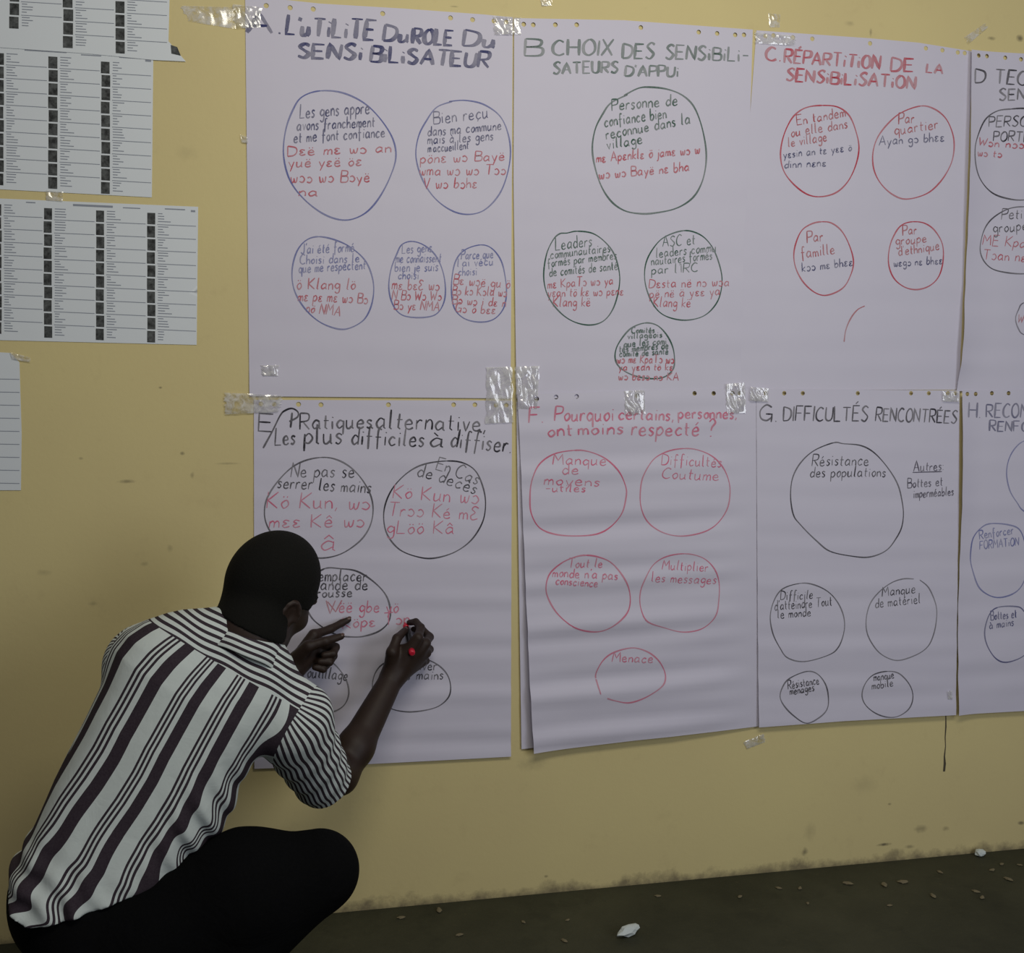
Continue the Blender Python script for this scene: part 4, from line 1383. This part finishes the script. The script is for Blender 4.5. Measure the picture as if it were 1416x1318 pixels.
# --- shirt
SEC = [(-60, -84, 118), (0, -98, 120), (60, -102, 124), (113, -111, 124), (150, -115, 130), (192, -119, 128), (227, -123, 119), (262, -127, 119), (309, -137, 126), (335, -135, 130),
       (360, -123, 130), (385, -102, 122), (400, -86, 110), (418, -60, 88), (433, -40, 60), (446, -22, 34)]
DEP = [(-60, 0.135), (0, 0.132), (113, 0.120), (227, 0.122), (309, 0.120), (345, 0.110), (375, 0.095), (400, 0.080), (425, 0.062), (446, 0.045)]
HEM = [(-140, 10), (-112, 0), (-95, -18), (-60, -42), (-33, -43), (-12, -28), (35, 17), (71, 54), (101, 82), (117, 113), (132, 150), (160, 200)]


def torso_coords(X, Y, Z):
    x, y, z = X-T0[0], Y-T0[1], Z-T0[2]
    t = (x*TD[0]+y*TD[1]+z*TD[2])/TS
    a = (x*TE[0]+y*TE[1]+z*TE[2])/TS
    b = x*TB[0]+y*TB[1]+z*TB[2]
    return t, a, b


def torso_fn(X, Y, Z, grow=0.0):
    t, a, b = torso_coords(X, Y, Z)
    st = [q[0] for q in SEC]
    L = np.interp(t, st, [q[1] for q in SEC])
    R = np.interp(t, st, [q[2] for q in SEC])
    D = np.interp(t, [q[0] for q in DEP], [q[1] for q in DEP])+grow
    # hanging folds: broad soft ridges down the cloth, gathered near the hem and under the arm
    low = np.clip((150-t)/150, 0, 1)
    fold = 0.0026*low*np.sin(a*0.16+t*0.03)+0.0022*np.sin(a*0.085+1.2+t*0.008)*np.clip((330-t)/120, 0, 1)
    diag = 0.0055*np.exp(-((a-95)/38.0)**2)*np.exp(-((t-150)/80.0)**2)*np.sin((t*0.8+a*0.55)*0.20)
    crum = 0.0045*np.exp(-((t+5)/42.0)**2)*np.sin(t*0.17+a*0.05+1.5*np.sin(a*0.05))
    c = (L+R)/2
    w_ = (R-L)/2*TS+grow
    # the back is flatter than an ellipse
    q = np.abs((a-c)*TS/w_)**2.5+np.abs((b-0.012*np.sin(t*0.007))/D)**2.2
    d = (q**(1/2.35)-1)*np.minimum(w_, D)
    d = np.maximum(d, (t-446)*TS)
    return d-fold-diag-crum


def hem_fn(X, Y, Z):
    t, a, b = torso_coords(X, Y, Z)
    return (t-np.interp(a, [q[0] for q in HEM], [q[1] for q in HEM]))*TS   # positive = keep


Sh = Field((-0.66, -0.74, 0.10), (0.20, -0.08, 1.02), 0.0036)
Sh.add(torso_fn, Sh.lo, Sh.lo+Sh.n*Sh.h, 0, 0)
Sh.cut(lambda X, Y, Z: -(-hem_fn(X, Y, Z)), None, None, 0.006) if False else None
sl, X, Y, Z = Sh.window(Sh.lo, Sh.lo+Sh.n*Sh.h)
Sh.f[sl] = np.maximum(Sh.f[sl], -hem_fn(X, Y, Z))
# sleeves
CUFF = {}
for key, s0, s1, cc, r0, r1 in (('R', A3(402, 1000, -0.475), A3(452, 1088, -0.30), A3(450, 1085, -0.31), 0.080, 0.062), ('L', A3(198, 918, -0.44), A3(258, 985, -0.26), A3(262, 990, -0.25), 0.078, 0.062)):
    ax = unit(s1-s0)
    tilt = unit(ax+np.array([0.22, -0.05, 0.05])) if key == 'R' else ax
    e0, e1 = s0, s1+ax*0.05
    fn = cone_fn(e0, e1, r0, r1-0.004)
    # soft crossing folds on the sleeve
    u1 = unit(np.cross(ax, [0, 1, 0.2]))

    def sleeve(X, Y, Z, fn=fn, e0=e0, ax=ax, tilt=tilt, cc=cc, u1=u1):
        q = (X-e0[0])*ax[0]+(Y-e0[1])*ax[1]+(Z-e0[2])*ax[2]
        p = (X-e0[0])*u1[0]+(Y-e0[1])*u1[1]+(Z-e0[2])*u1[2]
        d = fn(X, Y, Z)-0.0028*np.sin(q*95+p*40)*np.clip(q/0.08, 0, 1)
        return np.maximum(d, (X-cc[0])*tilt[0]+(Y-cc[1])*tilt[1]+(Z-cc[2])*tilt[2])
    Sh.add(sleeve, np.minimum(e0, e1)-0.09, np.maximum(e0, e1)+0.09, 0.022)
    inner = cone_fn(s0+ax*0.10, s1+ax*0.08, r0-0.030, r1-0.010)
    Sh.cut(lambda X, Y, Z, inner=inner: inner(X, Y, Z)*1.0, np.minimum(s0, s1)-0.09, np.maximum(s0, s1)+0.14, 0.0) if False else None
    slc, X, Y, Z = Sh.window(np.minimum(s0, s1)-0.02, np.maximum(s0, s1)+0.14)
    Sh.f[slc] = np.maximum(Sh.f[slc], -inner(X, Y, Z))
# the right shoulder cap
Sh.cone(A3(395, 975, -0.47), A3(420, 985, -0.455), 0.060, 0.056, 0.03)
P, F = Sh.mesh()


def stripe_material(name, period, stops, dark, light):
    t = NT(name)
    a = t.n('ShaderNodeAttribute', attribute_name='stripe')
    f = t.math('FRACT', t.math('DIVIDE', a.outputs['Fac'], period))
    c = t.ramp(f, [(p, dark if k else light) for p, k in stops], 'CONSTANT')
    n = t.noise(300, 2, 0.5, t.obj())
    t.base(t.mix(t.math('MULTIPLY', n, 0.12), c, (0.30, 0.30, 0.30)), 0.85, 0.12)
    b1 = t.noise(26, 4, 0.6, t.obj(), 0.6)
    t.bump(b1, 0.25, 0.006)
    return t.m


DK, LT = (0.030, 0.018, 0.028), (0.66, 0.73, 0.70)
WIDE = stripe_material('wide_striped_cloth', 0.100, [(0, 1), (0.27, 0), (0.62, 1), (0.675, 0), (0.725, 1), (0.78, 0), (0.83, 1), (0.885, 0), (0.945, 0)], DK, LT)
FINE = stripe_material('fine_striped_cloth', 0.0130, [(0, 1), (0.46, 0)], DK, LT)

shirt = mesh_obj('shirt', P, F, WIDE, man, 2)


def split_off(src, name, co, no, mat):
    """cut src along a plane; the part on the plane's positive side becomes an object of its own"""
    bm = bmesh.new()
    bm.from_mesh(src.data)
    bmesh.ops.bisect_plane(bm, geom=bm.verts[:]+bm.edges[:]+bm.faces[:], plane_co=Vector(co), plane_no=Vector(no), dist=1e-5)
    pos = [f for f in bm.faces if (f.calc_center_median()-Vector(co)).dot(Vector(no)) > 0]
    if mat is None:
        return None
    bm2 = bm.copy()
    idx = {f.index for f in pos}
    bm.faces.index_update()
    keep = [f.index for f in pos]
    ks = set(keep)
    bm2.faces.ensure_lookup_table()
    bmesh.ops.delete(bm, geom=pos, context='FACES')
    bmesh.ops.delete(bm2, geom=[f for f in bm2.faces if (f.calc_center_median()-Vector(co)).dot(Vector(no)) <= 0], context='FACES')
    bm.to_mesh(src.data)
    bm.free()
    me = bpy.data.meshes.new(name)
    bm2.to_mesh(me)
    bm2.free()
    me.materials.append(mat)
    o = bpy.data.objects.new(name, me)
    COL.objects.link(o)
    o.parent = src
    o.matrix_parent_inverse = Matrix.Identity(4)
    return o


# armholes
ra, rb_ = A3(414, 972, -0.60), A3(366, 1062, -0.58)
nrm = unit(np.cross(rb_-ra, np.array([0.25, 1.0, 0.0])))
if nrm[0] < 0:
    nrm = -nrm
slv_r = split_off(shirt, 'sleeve', ra, nrm, FINE)
ln = unit(SH_L-A3(345, 900, -0.43))
slv_l = split_off(shirt, 'sleeve', A3(182, 905, -0.44), unit(np.array([-0.55, 0.35, 0.25])+0*ln) if False else unit(np.array([-0.75, 0.62, 0.15])), FINE)
# yoke: across the shoulder blades
ya, yb = A3(195, 857, -0.60), A3(408, 981, -0.60)
nrm2 = unit(np.cross(yb-ya, np.array([0.0, 1.0, -0.22])))
if nrm2[2] < 0:
    nrm2 = -nrm2
YOKE_E = unit(yb-ya)
yoke = split_off(shirt, 'yoke', ya, nrm2, FINE)


def set_stripe(o, fn):
    me = o.data
    n = len(me.vertices)
    co = np.empty(n*3, np.float32)
    me.vertices.foreach_get('co', co)
    v = fn(co.reshape(-1, 3).astype(float))
    a = me.attributes.new('stripe', 'FLOAT', 'POINT')
    a.data.foreach_set('value', v.astype(np.float32))
    me.polygons.foreach_set('use_smooth', [True]*len(me.polygons))


def wide_coord(p):
    t, a, b = torso_coords(p[:, 0], p[:, 1], p[:, 2])
    st = [q[0] for q in SEC]
    L = np.interp(t, st, [q[1] for q in SEC])
    R = np.interp(t, st, [q[2] for q in SEC])
    c = (L+R)/2*0.6
    lat = (a-c)*TS
    dep = b-0.03
    ang = np.arctan2(lat, -dep)
    s = 0.165*ang
    low = np.clip((110-t)/110, 0, 1)
    s = s+0.006*low*np.sin(t*0.075+a*0.03)+0.010*np.clip((60-t)/80, 0, 1)*np.sin(t*0.13+1)+0.003*np.sin(t*0.022)
    side = np.exp(-((a-105)/30.0)**2)*np.clip((210-t)/60, 0, 1)
    s = s+0.018*side*np.sin(t*0.06+0.4)
    return s+0.5+0.012+0.00010*t*np.clip(a/100, -1, 1)*0.4


def yoke_coord(p):
    n = unit(nrm2)
    q = (p-ya)@n
    e = (p-ya)@YOKE_E
    return q+0.004*np.sin(e*14+0.6)+0.0015*np.sin(e*60+q*40)+1.0


def sleeve_coord(s0, ax):
    u = unit(np.cross(ax, [0, 1, 0.1]))
    v = np.cross(ax, u)

    def fn(p):
        d = p-s0
        return 0.070*np.arctan2(d@u, d@v)+0.0012*np.sin((d@ax)*70)+1.0
    return fn


set_stripe(shirt, wide_coord)
set_stripe(yoke, yoke_coord)
axR = unit(A3(452, 1088, -0.30)-A3(402, 1000, -0.475))
set_stripe(slv_r, sleeve_coord(A3(402, 1000, -0.475), axR))
axL = unit(A3(258, 985, -0.26)-A3(198, 918, -0.44))
set_stripe(slv_l, sleeve_coord(A3(198, 918, -0.44), axL))

# collar: a band that stands and folds over, open at the throat
CN = A3(342, 885, -0.468)
cu = unit(0.60*unit(hp(0, -0.02, -0.06)-NB)+0.6*TD)
ce = unit(TE-cu*np.dot(TE, cu))
cb = np.cross(cu, ce)
if cb[1] < 0:
    cb = -cb
prof = [(0.0660, -0.036, -0.036), (0.0665, 0.006, -0.004), (0.0680, 0.012, 0.000), (0.0715, 0.013, 0.004), (0.0750, 0.008, 0.010), (0.0830, -0.012, 0.026), (0.0890, -0.050, 0.064), (0.0870, -0.053, 0.067), (0.0770, -0.012, 0.03), (0.0720, 0.006, 0.012)]
V, Fa, Sv = [], [], []
NU = 72
for i in range(NU+1):
    th = -math.pi/2+math.radians(14)-2*math.pi+math.radians(0)+i/NU*(2*math.pi-math.radians(28))
    # theta measured so that the gap faces the wall side (the throat)
    th += math.pi
    wv = 0.0016*math.sin(th*5)
    for (r, h, s_) in prof:
        point = 1.0+0.35*max(0, math.cos((i/NU-0.0)*2*math.pi))**8*(1 if h < -0.02 else 0)
        V.append(CN+ce*(r*1.03*math.cos(th))+cb*(r*0.98*math.sin(th))*1.0+cu*(h*point+wv))
        Sv.append(s_+1.0)
m = len(prof)
for i in range(NU):
    for j in range(m-1):
        Fa.append((i*m+j, (i+1)*m+j, (i+1)*m+j+1, i*m+j+1))
collar = new_obj('collar', V, Fa, FINE, None, True)
bm = bmesh.new()
bm.from_mesh(collar.data)
bmesh.ops.recalc_face_normals(bm, faces=bm.faces)
bm.to_mesh(collar.data)
bm.free()
a = collar.data.attributes.new('stripe', 'FLOAT', 'POINT')
a.data.foreach_set('value', Sv)
collar.parent = shirt
collar.matrix_parent_inverse = Matrix.Identity(4)

# ------------------------------------------------------------------ the marker in his right hand
PEN0, PEN1 = A3(560, 861, -0.0075), A3(570, 904, -0.135)


def lathe(name, a, b, prof, mat, parent, n=20):
    d = unit(b-a)
    u = unit(np.cross(d, [0, 0, 1]))
    v = np.cross(d, u)
    L = np.linalg.norm(b-a)
    V, Fa = [], []
    for (t, r) in prof:
        for i in range(n):
            an = 2*math.pi*i/n
            V.append(a+d*t*L+(u*math.cos(an)+v*math.sin(an))*r)
    for j in range(len(prof)-1):
        for i in range(n):
            Fa.append((j*n+i, j*n+(i+1) % n, (j+1)*n+(i+1) % n, (j+1)*n+i))
    Fa.append(tuple(range(n))[::-1])
    k = (len(prof)-1)*n
    Fa.append(tuple(range(k, k+n)))
    o = new_obj(name, V, Fa, mat, None, False)
    bm = bmesh.new()
    bm.from_mesh(o.data)
    bmesh.ops.recalc_face_normals(bm, faces=bm.faces)
    bm.to_mesh(o.data)
    bm.free()
    for p in o.data.polygons:
        p.use_smooth = len(p.vertices) == 4
    keep_world(o, parent)
    return o


pen = empty('marker_pen', tuple(PEN0))
tag(pen, 'red marker with black barrel held in the right hand of the man', 'pen')
PBLK = plain('black_pen_plastic', (0.008, 0.008, 0.009), 0.35, 0.5)
PRED = plain('red_pen_plastic', (0.62, 0.015, 0.045), 0.35, 0.5)
lathe('nib', PEN0, PEN1, [(0.0, 0.0012), (0.03, 0.0026), (0.09, 0.0030)], PRED, pen)
lathe('collar_ring', PEN0, PEN1, [(0.08, 0.0045), (0.10, 0.0072), (0.20, 0.0078)], PRED, pen)
lathe('barrel', PEN0, PEN1, [(0.20, 0.0076), (0.24, 0.0082), (0.88, 0.0082), (0.90, 0.0078)], PBLK, pen)
lathe('end_plug', PEN0, PEN1, [(0.90, 0.0079), (0.97, 0.0080), (1.0, 0.0068), (1.005, 0.004)], PRED, pen)

# ------------------------------------------------------------------ bits lying on the floor


def floor_pt(px, py):
    d = (px-IW/2)/FPX*CR - (py-IH/2)/FPX*CU + _f
    return CAM + d*(-CAM.z/d.z)


def scrap(name, c, sx, sy, h, mat, seed, rot=0.0):
    rnd = random.Random(seed)
    bm = bmesh.new()
    bmesh.ops.create_icosphere(bm, subdivisions=2, radius=1)
    sh_ = Vector((rnd.uniform(0, 90), rnd.uniform(0, 90), 0))
    for v in bm.verts:
        k = 1+0.55*mnoise.noise(v.co*1.4+sh_)+0.25*mnoise.noise(v.co*3+sh_)
        v.co = Vector((v.co.x*sx*k, v.co.y*sy*k, v.co.z*h*(1+0.3*k)))
    bmesh.ops.rotate(bm, cent=(0, 0, 0), matrix=Matrix.Rotation(rot, 3, 'Z'), verts=bm.verts)
    zm = min(v.co.z for v in bm.verts)
    for v in bm.verts:
        v.co.z -= zm
    me = bpy.data.meshes.new(name)
    bm.to_mesh(me)
    bm.free()
    me.materials.append(mat)
    o = bpy.data.objects.new(name, me)
    COL.objects.link(o)
    o.location = (c.x, min(c.y, -0.012), 0)
    return o


WHITEP = plain('white_scrap_paper', (0.62, 0.68, 0.66), 0.7, 0.3)
CRUMB = plain('pale_plaster_crumb', (0.20, 0.17, 0.105), 0.9, 0.1, 60, 0.3)
o = scrap('paper_scrap', floor_pt(869, 1294), 0.034, 0.014, 0.010, WHITEP, 3, 0.35)
tag(o, 'white scrap of paper on the floor near the bottom edge', 'litter')
o = scrap('paper_scrap', floor_pt(1355, 1184), 0.016, 0.012, 0.008, WHITEP, 5)
tag(o, 'small white scrap on the floor against the wall at the right', 'litter')
proto = None
for i, (px, py, s_) in enumerate([(555, 1270, 1.1), (607, 1260, 1.3), (635, 1294, 1.0), (724, 1276, 0.8), (785, 1273, 0.7), (780, 1302, 1.0), (1023, 1241, 0.9), (1077, 1229, 0.9), (1106, 1229, 0.9), (1172, 1223, 1.4), (1223, 1225, 1.4), (1249, 1221, 1.5),
                                  (1290, 1240, 1.2), (1230, 1253, 0.8), (1300, 1207, 1.0), (1372, 1204, 1.0), (1394, 1217, 1.3), (1385, 1196, 0.9), (1350, 1234, 1.1), (1358, 1242, 1.0), (1410, 1197, 0.8), (1117, 1250, 0.7), (910, 1240, 0.9)]):
    c = floor_pt(px, py)
    if proto is None:
        proto = scrap('plaster_crumb', c, 0.0095, 0.0055, 0.002, CRUMB, 11)
        o = proto
    else:
        o = proto.copy()
        COL.objects.link(o)
        o.location = (c.x, min(c.y, -0.012), 0)
    o.scale = (s_, s_, s_)
    o.rotation_euler = (0, 0, i*1.7)
    tag(o, 'tiny pale crumb of plaster lying on the dark floor by the wall', 'litter', 'plaster crumbs on the floor')
